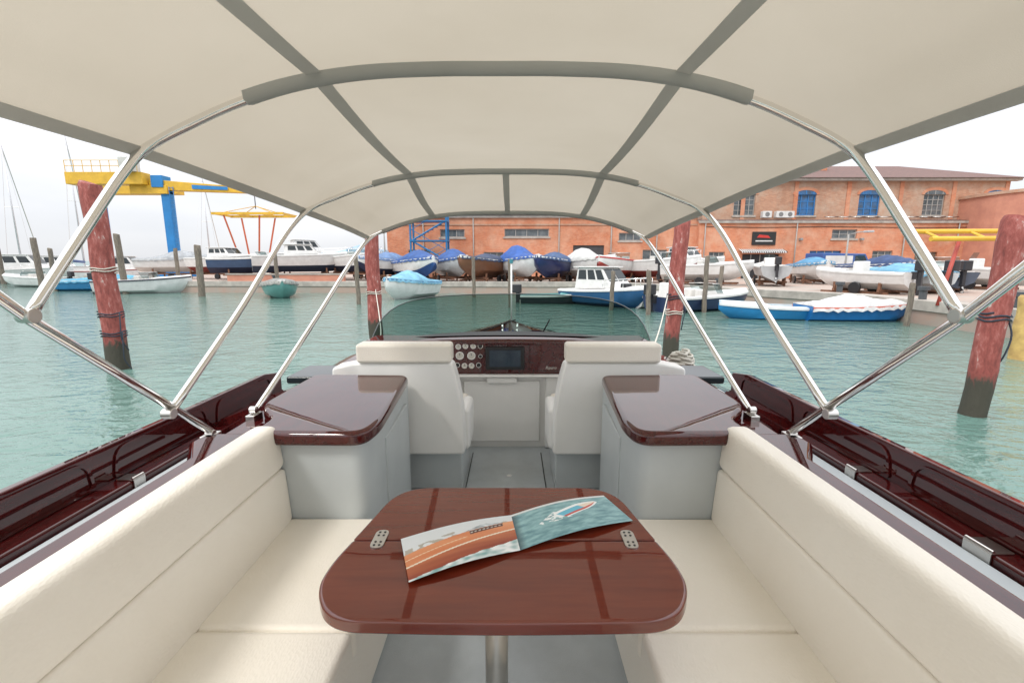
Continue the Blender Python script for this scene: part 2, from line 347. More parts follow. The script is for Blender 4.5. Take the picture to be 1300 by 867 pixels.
for s in (-1,1):
    def bx(name,xa,xb,*r,**k):
        a,b=sorted((s*xa,s*xb)); return box(name,a,b,*r,**k)
    rings=[]
    for y in [2.32,2.6,3.0,3.4,3.52]:
        b=beam(y); rings.append([(s*.95,y,1.225),(s*1.16,y,1.215),(s*1.24,y,1.19),(s*(b-.10),y,1.09),(s*b,y,1.03)])
    rings=[[(a[0],a[1],.9) for a in rings[0]]]+rings
    G().loft(rings).mk('side_deck',M_MAHOG,Y,smooth=False)
    bx('side_channel',1.0,1.50,-2.3,2.32,.93,1.0,M_GREY,Y)
    bx('channel_rail',1.36,1.46,-2.3,2.28,1.0,1.025,M_GREY,Y,bevel=.01)
    bx('channel_gasket',1.30,1.312,-2.3,2.28,1.0,1.012,M_BLACK,Y)
    bx('bulwark_foot',1.47,1.56,-2.3,2.34,.95,1.05,M_MAHOG,Y,bevel=.012)
    P=[(-2.3,1.20),(2.2,1.20),(2.85,1.205),(3.05,1.17),(3.05,1.0),(-2.3,.98)]
    n=len(P); v=[(s*1.55,p[0],p[1]) for p in P]+[(s*1.60,p[0],p[1]-.01) for p in P]
    B=mk('bulwark',v,[tuple(range(n)),tuple(range(n,2*n))[::-1]]+[(i,(i+1)%n,n+(i+1)%n,n+i) for i in range(n)],M_MAHOG,Y,bevel=.008)
    for (ya,yb) in ((-1.6,.6),(.66,1.62),(1.70,2.28),(2.34,2.92)):
        out=roundpoly([(ya,1.055),(yb,1.055),(yb-.02,1.178),(ya+.02,1.178)],[.02,.02,.06,.06],4)
        inn=roundpoly([(ya+.015,1.065),(yb-.015,1.065),(yb-.03,1.168),(ya+.03,1.168)],[.02,.02,.05,.05],4)
        v,f=ringpanel(out,inn,s*1.548,s*1.543); mk('panel_trim',v,f,M_MAHOG,B)
    for yy,ww,zz in ((1.72,.055,1.05),) if s<0 else ((1.80,.055,1.05),(1.27,.085,1.05)):
        h=G().box(min(s*1.468,s*1.462),max(s*1.468,s*1.462),yy-ww/2,yy+ww/2,zz-.05,zz+.004)
        h.tube([(s*1.47,yy-ww/2,zz+.008),(s*1.47,yy+ww/2,zz+.008)],.007,8)
        h.box(min(s*1.535,s*1.47),max(s*1.535,s*1.47),yy-ww/2,yy+ww/2,1.0505,1.056)
        h.mk('latch',M_STEELB,B,bevel=.002)
    # coaming
    G().prism([(s*.948,-2.2),(s*.948,1.66),(s*1.13,1.66),(s*1.13,1.56),(s*1.04,1.42),(s*1.025,-2.2)],.96,1.268).mk('coaming',M_MAHOG,Y,bevel=.025,seg=4)
    G().prism([(s*.95,1.665),(s*1.13,1.665),(s*1.15,2.34),(s*.95,2.34)],.96,1.225).mk('coaming_extension',M_MAHOG,Y,bevel=.02)
    bx('cockpit_liner',.945,1.56,-2.2,2.32,.4,.925,M_GREY,Y)
    bx('seat_base',.44,.92,-1.6,1.68,.45,.79,M_VINYL,Y,bevel=.04)
    bx('seat_pad_filler',.43,.86,-.5,1.66,.79,.888,M_VINYL,Y,bevel=.02)
    for ya,yb in ((1.116,1.685),(.46,1.114),(-.5,.458)):
        bx('seat_cushion',.40,.85,ya,yb,.792,.90,M_VINYL,Y,bevel=.02,seg=5)
    def backrest(name,pts,rads):
        sec=roundpoly(pts,rads,6); cx=sum(p[0] for p in sec)/len(sec); cz=sum(p[1] for p in sec)/len(sec); rings=[]
        for yy,k in ((1.685,.0),(1.683,.45),(1.677,.7),(1.668,.86),(1.655,.95),(1.635,.99),(1.61,1.0),(.9,1.0),(.2,1.0),(-1.5,1.0)):
            ins=(1-k)*.03/.95
            R=[]
            for x,z in sec:
                dx=x-cx; dz=z-cz; l=math.hypot(dx,dz); q=max(0,1-ins/ max(l,.001)) if k>0 else .6
                R.append((s*(cx+dx*q),yy,cz+dz*q))
            rings.append(R)
        return G().loft(rings,closed=True,caps=True).mk(name,M_VINYL,Y,smooth=True)
    backrest('lower_backrest',[(.832,.885),(.846,1.118),(.943,1.118),(.943,.885)],[.02,.018,.01,.01])
    backrest('upper_backrest',[(.846,1.120),(.860,1.292),(.947,1.292),(.947,1.120)],[.018,.034,.02,.01])
    # console
    out=roundpoly([(s*.952,1.635),(s*.515,1.625),(s*.49,1.76),(s*.55,2.54),(s*1.10,2.56),(s*1.10,1.98),(s*.952,1.80)],[.03,.07,.06,.06,.06,.1,.06],8)
    Cn=G().prism(roundpoly([(s*1.09,1.69),(s*.55,1.68),(s*.53,1.82),(s*.585,2.66),(s*1.09,2.66)],[0,.06,.06,.03,0],8),.44,1.218).mk('console',M_GREY,Y,bevel=.008)
    G().prism(out,1.218,1.278).mk('console_top',M_MAHOG,Cn,bevel=.022,seg=5)
    mk('locker_door',[(s*.556,1.98,.58),(s*.575,2.5,.58),(s*.575,2.5,1.12),(s*.556,1.98,1.12),(s*.533,1.98,.58),(s*.557,2.5,.58),(s*.557,2.5,1.12),(s*.533,1.98,1.12)],
       [(0,1,2,3),(4,5,6,7),(0,1,5,4),(1,2,6,5),(2,3,7,6),(3,0,4,7)],M_GREY,Cn,bevel=.006)
    # helm seat
    HS=empty('helm_seat',(.02,0,0),0,Y)
    xi,xo=.275,1.08
    ol=roundpoly([(s*xi,.72),(s*(xi+.01),1.02),(s*(xi+.04),1.20),(s*(xi+.07),1.31),(s*(xo-.15),1.31),(s*xo,1.28),(s*xo,.72)],[.03,.08,.06,.03,.03,.03,.03],5)
    n=len(ol); v=[(x,2.70,z) for x,z in ol]+[(x,2.84,z) for x,z in ol]
    mk('seat_back',v,[tuple(range(n)),tuple(range(n,2*n))[::-1]]+[(i,(i+1)%n,n+(i+1)%n,n+i) for i in range(n)],M_WHITE,HS,bevel=.018,seg=4)
    bx('headrest',.345,.92,2.675,2.81,1.312,1.43,M_VINYL,HS,bevel=.022,seg=5)
    bx('seat_cushion',.30,1.05,2.85,3.25,.86,.97,M_VINYL,HS,bevel=.025)
    bx('armrest',.255,.33,2.82,3.15,.70,.98,M_WHITE,HS,bevel=.03)
    bx('pedestal',.30,1.05,2.78,3.2,.45,.86,M_GREY,HS,bevel=.012)
    bx('deck_hatch',1.0,1.32,2.66,2.98,1.19,1.235,M_DARKGL,Y,bevel=.012)
box('cockpit_floor',-1.0,1.0,-2.2,3.5,.38,.45,M_FLOOR,Y)
h=box('floor_hatch',-.26,.26,2.3,3.36,.452,.458,M_FLOOR,Y,bevel=.003)
for s in(-1,1): box('hatch_gap',s*.264-.003,s*.264+.003,2.3,3.36,.4522,.4545,M_BLACK,h)
G().tube([(.02,2.95,.457),(.02,2.95,.462)],.018,16).mk('hatch_ring',M_STEEL,h)
D=box('dashboard',-1.1,1.1,3.46,3.75,1.05,1.32,M_MAHOG,Y,bevel=.015)
box('dash_bulkhead',-1.1,1.1,3.49,3.75,.45,1.045,M_WHITE,Y)
dr=box('cabin_door',-.34,.26,3.465,3.488,.50,1.0,M_WHITE,Y,bevel=.01)
G().box(-.16,.08,3.43,3.465,.985,1.04).mk('door_handle',M_WHITE,dr,bevel=.015)
box('side_moulding',.30,.47,3.44,3.488,.45,1.044,M_WHITE,Y,bevel=.02)
box('side_moulding',-.52,-.37,3.44,3.488,.45,1.044,M_WHITE,Y,bevel=.02)
box('dash_shelf',-.55,.5,3.40,3.455,1.045,1.06,M_WHITE,Y,bevel=.006)
M_GAUGE=mat('gauge_face',(.55,.53,.48),.4)
for gx,gz,gr in ((-.375,1.275,.022),(-.32,1.28,.022),(-.26,1.28,.022),(-.205,1.28,.02),(-.365,1.205,.032),(-.275,1.205,.032),(-.385,1.13,.02),(-.33,1.125,.022),(-.275,1.125,.022),(-.22,1.13,.02),(-.205,1.2,.016)):
    n=20
    go=G().tube([(gx,3.462,gz),(gx,3.450,gz)],gr,n).mk('gauge',M_STEEL,D)
    G().tube([(gx,3.4495,gz),(gx,3.4475,gz)],gr*.8,n).mk('dial',M_GAUGE if gr>.021 else M_BLACK,go)
    G().box(gx-.0015,gx+.0015,3.4455,3.447,gz,gz+gr*.65).mk('needle',M_BLACK,go)
sc=box('display_screen',-.165,.135,3.44,3.462,1.095,1.275,M_BLACK,D,bevel=.006)
box('display_panel',-.135,.105,3.436,3.4385,1.12,1.25,mat('screen_glass',(.02,.03,.05),.1,color2=(.03,.05,.07),nscale=9),sc)
box('glove_box',.175,.44,3.45,3.462,1.085,1.295,M_MAHOG,D,bevel=.006)
def text(s,size,m,loc,rot,parent,name='lettering',ext=.0008):
    cu=bpy.data.curves.new(name,'FONT'); cu.body=s; cu.size=size; cu.extrude=ext; cu.align_x='CENTER'; cu.align_y='CENTER'; cu.shear=.3
    t=bpy.data.objects.new(name,cu); COL.objects.link(t)
    dg=bpy.context.evaluated_depsgraph_get(); me=bpy.data.meshes.new_from_object(t.evaluated_get(dg)); bpy.data.objects.remove(t)
    ob=bpy.data.objects.new(name,me); COL.objects.link(ob); me.materials.clear(); me.materials.append(m); ob.location=loc; ob.rotation_euler=rot; ob.parent=parent; return ob
text('Riparo',.032,M_STEELB,(.34,3.447,1.11),(math.radians(90),0,0),D)
rings=[]
for i in range(25):
    x=-1.16+2.32*i/24; q=(x/1.16)**2
    rings.append([(x,3.445+.12*q,1.29-.06*q),(x,3.43+.12*q,1.322-.05*q),(x,3.47+.1*q,1.338-.05*q),(x,3.95-.1*q,1.315-.07*q),(x,4.45-.35*q,1.20-.05*q),(x,4.95-.9*q,1.0+.04*q)])
G().loft(rings).mk('dash_cowl',M_MAHOG,Y,smooth=True)
rings=[]
for i in range(25):
    x=-.95+1.9*i/24; q=(x/1.16)**2
    rings.append([(x,3.6+.1*q,1.342-.052*q),(x,3.95-.1*q,1.324-.07*q),(x,4.40-.35*q,1.222-.05*q)])
G().loft(rings).mk('dash_pad',mat('black_leatherette',(.02,.017,.018),.55,bump=.4,bscale=150),Y,smooth=True)
# windshield
rings=[];topp=[]
for i in range(33):
    a=-1+2*i/32; x=1.19*math.sin(a*math.pi/2)+.03; q=abs(a)
    bxx=x*1.02; by=5.0-1.25*q**2.2; bz=1.0+.09*q**2
    ty=4.45-.75*q**2.4; tz=1.615-.03*(x)**2-.37*q**5; txx=x*.985
    rings.append([(bxx+(txx-bxx)*k,by+(ty-by)*k,bz+(tz-bz)*k+.03*math.sin(k*math.pi)) for k in (0,.25,.5,.75,1)]); topp.append((txx,ty,tz))
WS=G().loft(rings).mk('windshield',M_GLASS,Y,smooth=True)
tube('windshield_trim',topp,.005,mat('dark_trim',(.12,.13,.13),.3,.8),WS,8)
tube('windshield_base',[r[0] for r in rings],.02,M_MAHOG,WS,8)
for xx in (-.35,.35):
    tube('wiper',[(xx,4.72,1.18),(xx*.5+.25,4.66,1.34)],.007,M_BLACK,WS,6)
fs=tube('bow_light_mast',[(.02,7.9,.8),(.02,7.9,1.95)],.014,M_WHITE,Y,8)
G().tube([(.02,7.9,1.92),(.02,7.9,1.99)],.03,12).mk('lamp',simple((.05,.25,.3)),fs)
for s in(-1,1): G().tube([(s*.12,7.3,.83),(s*.12,7.3,.95),(s*.12,7.42,.95),(s*.12,7.42,.83)],.012,8).mk('bow_cleat',M_STEEL,Y,smooth=True)
# table
T=empty('table',(0,0,0),0,Y); tx=.022
out=roundpoly([(tx-.375,.862),(tx,.852),(tx+.375,.862),(tx+.44,.955),(tx+.442,1.05),(tx+.415,1.17),(tx+.36,1.45),(tx-.36,1.45),(tx-.415,1.17),(tx-.442,1.05),(tx-.44,.955)],[.07,.2,.07,.07,.06,.05,.12,.12,.05,.06,.07],10)
def clip(poly,yc,keep_low):
    res=[];n=len(poly)
    for i in range(n):
        a=poly[i];b=poly[(i+1)%n]; ia=(a[1]<=yc)==keep_low; ib=(b[1]<=yc)==keep_low
        if ia: res.append(a)
        if ia!=ib: t=(yc-a[1])/(b[1]-a[1]); res.append((a[0]+(b[0]-a[0])*t,yc))
    return res
G().prism(clip(out,1.1485,True),1.114,1.15).mk('table_leaf',M_TABLE,T,bevel=.010,seg=4)
G().prism(clip(out,1.1525,False),1.114,1.15).mk('table_leaf',M_TABLE,T,bevel=.005,seg=3)
for s in(-1,1):
    hx=tx+s*.345; ho=G().prism(roundpoly([(hx-.018,1.108),(hx+.018,1.108),(hx+.018,1.192),(hx-.018,1.192)],[.018]*4,6),1.1505,1.1535).mk('hinge',M_STEELB,T)
    for dy in(-.03,-.015,.015,.03):
        for dx in(-.007,.007): G().tube([(hx+dx,1.15+dy,1.1535),(hx+dx,1.15+dy,1.1545)],.0035,8).mk('screw',M_BLACK,ho)
tube('table_leg',[(0,1.12,.45),(0,1.12,1.113)],.032,M_STEELB,T,24)
G().tube([(0,1.12,.451),(0,1.12,.47)],.11,24).mk('leg_foot',M_STEELB,T,bevel=.005)

# bimini
BOW={'A':((1.07,-.12),(1.55,.60),1.0,.28,1.10),'B':((1.455,-.49),(3.0,.573),1.085,.28,1.10),'C':((1.93,-.65),(3.99,.43),1.04,.23,1.10),
     'D':((.6,-.5),(-.35,.59),1.0,.28,1.1),'E':((.6,-.8),(-1.9,.45),1.0,.28,1.1)}
def arch(k):
    foot,pk,w_,am,fw=BOW[k]; sl=(pk[1]-foot[1])/(pk[0]-foot[0])
    zs=pk[1]-am
    pts=[(fw,foot[1]),(fw-(fw-w_)*.30,foot[1]*.6+zs*.4),(w_+.035,foot[1]*.18+zs*.82),(w_*.995,zs+.01)]
    pts+=[(w_*u,pk[1]-am*u**3.4) for u in (.9,.78,.62,.42,.2)]+[(0,pk[1])]
    full=[(-x,z) for x,z in pts]+[(x,z) for x,z in pts[-2::-1]]
    return catmull([(x,foot[0]+(z-foot[1])/sl,z+HC) for x,z in full],6)
BF=empty('bimini_frame',(0,0,0),0,Y)
for k in 'ABC':
    p=arch(k); pk=BOW[k][1]
    tube('bow_tube',p,.0135,M_STEEL,BF,14)
    lim={'A':.76,'B':.80,'C':.99}[k]
    sub=[q for q in p if abs(q.x)<lim and q.z>pk[1]+HC-.24]
    G().loft([[(q.x,q.y+dy,q.z+dz) for dy,dz in ((-.032,.014),(-.026,-.008),(0,-.0165),(.026,-.008),(.032,.014))] for q in sub]).mk('bow_sleeve',M_STRIP,BF,smooth=True)
for s in(-1,1):
    tube('brace_tube',[(s*1.10,1.64,1.28),(s*1.105,1.07,HC-.125),(s*1.06,.58,HC+.33)],.0135,M_STEEL,BF,14)
    for (yy,zz) in ((1.455,HC-.49),(1.07,HC-.12)):
        G().tube([(s*1.084,yy,zz),(s*1.120,yy,zz)],.018,14).mk('pivot_joint',M_STEELB,BF,bevel=.003)
    for yy in(1.64,1.93):
        g=G().box(min(s*1.08,s*1.12),max(s*1.08,s*1.12),yy-.035,yy+.035,1.22 if yy>1.7 else 1.255,1.268 if yy<1.7 else 1.25); g.tube([(s*1.085,yy,1.268),(s*1.115,yy,1.268)],.016,10)
        g.mk('deck_mount',M_STEELB,BF,bevel=.003)
def bowpt(k,u):
    ft,pk,w_,am,_=BOW[k]; sl=(pk[1]-ft[1])/(pk[0]-ft[0]); f_=am*abs(u)**3.4; return Vector((u*w_,pk[0]-f_/sl,pk[1]-f_+HC+.016))
keys=['E','D','A','B','C']; NU=60; US=[-1.03+2.06*i/NU for i in range(NU+1)]
def canpt(a,b,u,t):
    p=bowpt(a,u).lerp(bowpt(b,u),t); p.z-=math.sin(math.pi*t)*.022*(1-min(1,abs(u))**4)
    wv=math.sin(math.pi*t); p.z+=.003*NZ.noise(Vector((u*2.2,p.y*1.2,.4)))*wv
    if abs(u)>.9: p.x*= 1-.015*math.sin(math.pi*t)
    return p
rings=[]
for a,b in zip(keys,keys[1:]):
    for k in range(14 if b!=keys[-1] else 15): rings.append([canpt(a,b,u,k/14) for u in US])
CV=G().loft(rings).mk('bimini_canopy',M_CANVAS,Y,smooth=True)
def strip_on(ua,ub,wd,a,b,name='canopy_seam',dz=.006):
    R=[]
    for k in range(15):
        t=k/14; R.append([]); uc=ua+(ub-ua)*t
        for q in (-wd/2,0,wd/2):
            p=canpt(a,b,uc+q,t); p.z-=dz; R[-1].append(p)
    return G().loft(R).mk(name,M_STRIP,CV,smooth=True)
for a,b,ua,ub in (('D','A',.56,.56),('A','B',.56,.55),('B','C',.55,.60)):
    for s in(-1,1):
        strip_on(s*ua,s*ub,.045,a,b); strip_on(s*1.015,s*1.015,.025,a,b,'canopy_hem')
strip_on(0,0,.04,'B','C')

# brochure
BR=empty('brochure',(.05,1.16,1.1545))
top(BR,'open glossy boat brochure lying on the folding wooden table','brochure')
def page(name,A,B,C_,D_,fn,nu=170,nv=100,curl=None):
    v=[];f=[];cols=[]
    for j in range(nv+1):
        for i in range(nu+1):
            u=i/nu;w_=j/nv
            x=(A[0]*(1-u)+B[0]*u)*(1-w_)+(D_[0]*(1-u)+C_[0]*u)*w_
            y=(A[1]*(1-u)+B[1]*u)*(1-w_)+(D_[1]*(1-u)+C_[1]*u)*w_
            v.append((x-.05,y-1.16,curl(u,w_))); cols.append(fn(u,w_))
    for j in range(nv):
        for i in range(nu): a=j*(nu+1)+i; f.append((a,a+1,a+nu+2,a+nu+1))
    me=bpy.data.meshes.new(name); me.from_pydata(v,[],f); me.update()
    ca=me.color_attributes.new('page_colour','FLOAT_COLOR','POINT')
    for i,c in enumerate(cols): ca.data[i].color=(*c,1)
    for p in me.polygons: p.use_smooth=True
    m=bpy.data.materials.get('printed_paper')
    if not m:
        m=bpy.data.materials.new('printed_paper'); m.use_nodes=True; n=m.node_tree.nodes.new('ShaderNodeAttribute'); n.attribute_name='page_colour'
        bs=m.node_tree.nodes['Principled BSDF']; m.node_tree.links.new(n.outputs['Color'],bs.inputs['Base Color']); bs.inputs['Roughness'].default_value=.3
    me.materials.append(m); ob=bpy.data.objects.new(name,me); COL.objects.link(ob); ob.parent=BR; return ob
def nz(x,y,s=1): return NZ.noise(Vector((x*s,y*s,3.3)))
def lp(a,b,t): t=max(0,min(1,t)); return tuple(p*(1-t)+q*t for p,q in zip(a,b))
def left_page(u,v):
    deck=.56+.26*u**.8; shr=.30+.30*u; keel=.03+.26*u**1.4
    if v>deck+.10*max(0,1-abs(u-.72)/.2):
        c=lp((.80,.82,.82),(.70,.74,.76),v)
        if deck<v<deck+.10 and nz(u,v,12)>.15: c=(.45,.42,.36)
        return c
    if v>deck: return lp((.25,.30,.32),(.7,.75,.78),.5+nz(u,v,20))
    if v<keel+.02*nz(u,1,14):
        return lp((.22,.42,.42),(.88,.90,.90),.55+1.1*nz(u,v,13))
    if v>shr:
        g=(v-shr)/(deck-shr)
        c=lp((.62,.17,.06),(.80,.36,.17),.4+.5*nz(u*.5,v*2,4)+.3*g)
        if abs(g-.5)<.03 and u<.55: c=(.85,.62,.42)
        if .62<g<.97 and .58<u<.90:
            c=(.10,.04,.03)
            if ((u*26)%1-.5)**2+((g-.80)*6)**2<.10: c=(.6,.58,.54)
        return c
    g=(v-keel)/(shr-keel); c=lp((.28,.045,.02),(.62,.20,.08),g*.8+.25*nz(u*.4,v*3,5))
    if g>.9: c=(.85,.75,.6)
    return c
def right_page(u,v):
    n=nz(u*1.3,v*2.2,7)+.5*nz(u*2,v*4,16)
    c=lp((.12,.27,.31),(.32,.54,.56),.5+.8*n)
    if u<.07: c=lp((.05,.1,.12),c,u/.07)
    a=(u-.60)*.86+(v-.66)*.50; b=-(u-.60)*.50+(v-.66)*.86
    if -.42<a<-.16 and abs(b)<.11*(a+.42)/.26+.04 and nz(u,v,22)>-.15: c=(.85,.9,.9)
    hw=.085*(1-max(0,(a-.02)/.26)**2) if a<=.28 else -1
    if -.2<a<.28 and abs(b)<hw+.03: c=(.92,.93,.93)
    if -.2<a<.26 and abs(b)<hw*.7: c=(.85,.72,.6) if a>.08 else (.15,.5,.66)
    if -.2<a<.26 and -hw*1.1<b<-hw*.6: c=(.6,.08,.06)
    if v>.94: c=(.72,.74,.74)
    return c
page('left_page',(-.201,.967),(.065,1.096),(.04,1.268),(-.262,1.14),left_page,curl=lambda u,w_:.010*math.sin(u*math.pi)+.004*(1-u))
page('right_page',(.065,1.096),(.40,1.238),(.34,1.376),(.04,1.268),right_page,curl=lambda u,w_:.013*math.sin(u*math.pi)+.006*u*w_)

P=[]
for i in range(130):
    a=i*.35; r=.09+.02*math.sin(i*.9)-.0003*i; P.append((1.27+r*math.cos(a),3.25+r*math.sin(a),1.17+.0008*i+.01*math.sin(i*.7)))
ro=tube('rope_coil',P,.010,M_ROPE,None,6); top(ro,'coiled white mooring rope lying on the side deck','rope')

# ------------------------------------------------------------ piles
def pile(x,y,r,zt,lean=(0,0),m=M_PILE,name='mooring_pile',lab='',rope=None,grp='red mooring piles'):
    path=[];rr=[]
    for k in range(15):
        t=k/14; z=-1.2+(zt+1.2)*t; path.append((lean[0]*z+.012*math.sin(k*1.3+x),lean[1]*z,z)); rr.append(r*(1.05-.08*t+.03*math.sin(k*2.1+x)))
    path.append((lean[0]*zt,lean[1]*zt,zt+.03)); rr.append(r*.86)
    o=G().tube(path,rr,20).mk(name,m,smooth=True,loc=(x,y,0))
    e=o.modifiers.new('e','EDGE_SPLIT'); e.split_angle=math.radians(50)
    top(o,lab or 'weathered red-painted mooring pile standing in the water','mooring pile',grp)
    if rope:
        for (rz,m2) in rope:
            P=[]
            for i in range(40):
                a=i*.42; zz=rz+.003*i+.015*math.sin(i*1.3); P.append((lean[0]*zz+(r*1.09)*math.cos(a),lean[1]*zz+(r*1.09)*math.sin(a),zz))
            tube('mooring_rope',P,.011,m2,o,6)
            if m2 is M_DROPE:
                tube('hanging_rope',catmull([(r*1.1,-.05,rz+.1),(r*1.35,-.12,rz-.15),(r*1.2,-.1,rz-.4),(r*1.3,0,rz-.6)],5),.010,m2,o,6)
    return o
pile(-7.22,8.2,.17,3.25,(-.012,0),lab='thick faded red mooring pile wrapped with dark ropes',rope=[(.95,M_DROPE),(.6,M_DROPE),(1.75,M_ROPE)])
pile(5.95,5.62,.135,2.42,(.05,.0),lab='leaning red mooring pile with peeling white patches',rope=[(1.2,M_DROPE)])
pile(-3.42,11.4,.17,2.75,(.0,0),lab='red mooring pile near the bow with white rope loops',rope=[(1.15,M_ROPE)])
pile(3.25,9.1,.15,2.72,(.03,0),lab='dark red mooring pile beside the bow with blue rope',rope=[(1.2,M_DROPE),(.9,M_ROPE)])
pile(10.4,9.1,.2,1.25,(.0,0),m=mat('yellow_paint',(.70,.48,.16),.6,color2=(.45,.28,.1),nscale=5),lab='short yellow painted pile at the waterline near the quay',grp='yellow piles')
for (x,y,zt,r) in ((-25.4,30,3.8,.18),(-37,36,3.9,.2),(-18.7,27.5,3.0,.18),(-14.3,28,2.7,.11),(-7.4,22,2.3,.1),(-.1,20.5,2.1,.06),(4.2,19.2,1.6,.09),(5.2,17.3,1.65,.09),(7.7,18.2,2.2,.09),(-24,33,3.0,.13),(-33,33,3.0,.14),(9.3,20.5,1.8,.09),(12.4,14.2,1.3,.08),(-2.2,26.5,2.3,.1),(-50,45,3.5,.2)):
    pile(x,y,r,zt,(random.uniform(-.03,.03),0),M_WOODP,'wooden_post',lab='weathered grey wooden mooring post standing in the water',grp='wooden mooring posts')
for P,m2 in (([(-1.35,4.6,1.0),(-2.3,8,.8),(-3.35,11.3,1.3)],M_ROPE),([(1.36,4.3,1.0),(2.2,6.6,1.0),(3.1,9.0,1.3)],M_ROPE)):
    o=tube('mooring_line',catmull(P,8),.010,m2,None,6); top(o,'slack white mooring line tied to a red pile','rope','mooring lines')

# ------------------------------------------------------------ boats
def hullfn(L_,W,H):
    def b(s):
        k=.88+.12*math.sin(min(s/.5,1)*math.pi/2)
        if s>.4: k*=max(0.0,1-((s-.4)/.6)**2.3)**.62
        return max(.015,W/2*k)
    sh=lambda s:H*(1+.32*s*s)
    kl=lambda s:-.22 if s<.7 else -.22+((s-.7)/.3)**2*(.22+H*.75)
    return b,sh,kl
def make_boat(label,cat,L_,W,H,loc,heading,hull,deck=(.75,.74,.72),cover=None,cabin=None,shield=False,motor=False,stripe=None,console=False,peak=.55,grp='boats in the harbour',name='small_boat',bottom=None,rail=False):
    R=empty(name,loc,math.radians(heading)); top(R,label,cat,grp)
    b,sh,kl=hullfn(L_,W,H)
    ss=[0,.08,.18,.3,.42,.54,.60,.61,.68,.76,.83,.89,.94,.975,1.0]
    yy=lambda s:-L_/2+L_*s
    rings=[]
    for s in ss:
        B=b(s);z=sh(s);k=kl(s); c=k+(z-k)*.38
        rings.append([(-B,yy(s),z),(-B*.985,yy(s),z-.12),(-B*.93,yy(s),(z+c)/2),(-B*.80,yy(s),c),(0,yy(s),k),(B*.80,yy(s),c),(B*.93,yy(s),(z+c)/2),(B*.985,yy(s),z-.12),(B,yy(s),z)])
    H_=G().loft(rings,caps=True).mk('hull',simple(hull,.3),R,smooth=True)
    e=H_.modifiers.new('e','EDGE_SPLIT'); e.split_angle=math.radians(40)
    if bottom:
        g=G(); g.loft([[(x*1.01,y,z-.004) for x,y,z in r[3:6]] for r in rings]); g.mk('antifouling',simple(bottom,.7),R)
    g=G()
    for sg in(-1,1):
        g.loft([[(sg*(b(s)+.005),yy(s),sh(s)-.10),(sg*(b(s)+.03),yy(s),sh(s)-.09),(sg*(b(s)+.03),yy(s),sh(s)-.02),(sg*(b(s)+.005),yy(s),sh(s)+.0)] for s in ss])
    g.mk('rub_rail',simple(stripe or (.7,.7,.68),.5),R,smooth=False)
    rings=[]
    for s in ss:
        B=b(s);z=sh(s)+.004; y=yy(s); w2=min(.16,B*.3); fl=z-min(.45,H*.7)
        if s<=.60: r=[(B,z),(B-w2,z+.02),(B-w2-.02,fl),(0,fl)]
        else: r=[(B,z),(B-w2,z+.03),((B-w2)*.6,z+.07),(0,z+.10)]
        if s==0: r=[(B,z),(B-w2,z+.02),(B-w2-.02,z+.01),(0,z+.01)]
        rings.append([(-x,y,q) for x,q in r]+[(x,y,q) for x,q in r[-2::-1]])
    G().loft(rings).mk('deck',simple(deck,.45),R)
    if cover:
        rings=[]; ph=random.random()*6; c0=random.uniform(.42,.6); sg_=random.uniform(.16,.26)
        for i in range(25):
            s=i/24*.985+.005; B=b(s)+.02; z=sh(s); r=.08+peak*math.exp(-((s-c0)/sg_)**2)+.03*math.sin(i*1.9+ph)
            if s>.9: r*=.6
            ws=[.04*math.sin(i*2.7+j*1.7+ph) for j in range(9)]
            rings.append([(-B-.02,yy(s),z-.16+ws[0]),(-B,yy(s),z+.03),(-B*.72,yy(s),z+r*.5+ws[1]),(-B*.30,yy(s),z+r*.9+ws[2]*.5),(0,yy(s),z+r),(B*.30,yy(s),z+r*.9+ws[3]*.5),(B*.72,yy(s),z+r*.5+ws[4]),(B,yy(s),z+.03),(B+.02,yy(s),z-.16+ws[5])])
        G().loft(rings,caps=True).mk('tarpaulin_cover',mat('tarp_%d_%d_%d'%tuple(int(c*255) for c in cover),cover,.7,noise=.4,nscale=2.5,bump=1,bscale=5),R,smooth=True)
    if cabin:
        s0,s1,hc=cabin; z0=sh(.5)-.05; W1=W*.36; W2=W*.30; ya=yy(s0); yb=yy(s1); yc=yb-.45*hc-.25
        prof=[(ya,z0),(yb,z0+.12),(yc,z0+hc),(ya+.08,z0+hc)]
        v=[]
        for sg in(-1,1):
            for (y,z) in prof: ww=W1 if z<z0+.2 else W2; v.append((sg*ww,y,z))
        C=mk('cabin',v,[(0,1,2,3),(4,7,6,5),(0,4,5,1),(1,5,6,2),(2,6,7,3),(3,7,4,0)],simple((.78,.77,.75),.35),R,bevel=.05)
        box('cabin_roof',-W2-.1,W2+.1,ya-.12,yc+.15,z0+hc,z0+hc+.05,simple((.8,.79,.77),.4),C,bevel=.02)
        def q(a,b_,t): return a+(b_-a)*t
        for xa,xb in ((-.9,-.05),(.05,.9)):
            def P(tx_,t): ww=q(W1,W2,t); return (tx_*ww,q(yb,yc,t)+.03,q(z0+.12,z0+hc,t)+.01)
            mk('window',[P(xa,.35),P(xb,.35),P(xb,.92),P(xa,.92)],[(0,1,2,3)],M_DARKGL,C)
        for sg in(-1,1):
            def S(t,u_):
                y=q(q(ya,ya+.08,t),q(yb,yc,t),u_); return (sg*(q(W1,W2,t)+.012),y,q(z0,z0+hc,t))
            for ua,ub in ((.08,.36),(.42,.66),(.72,.94)):
                mk('window',[S(.48,ua),S(.48,ub),S(.9,ub),S(.9,ua)],[(0,1,2,3)],M_DARKGL,C)
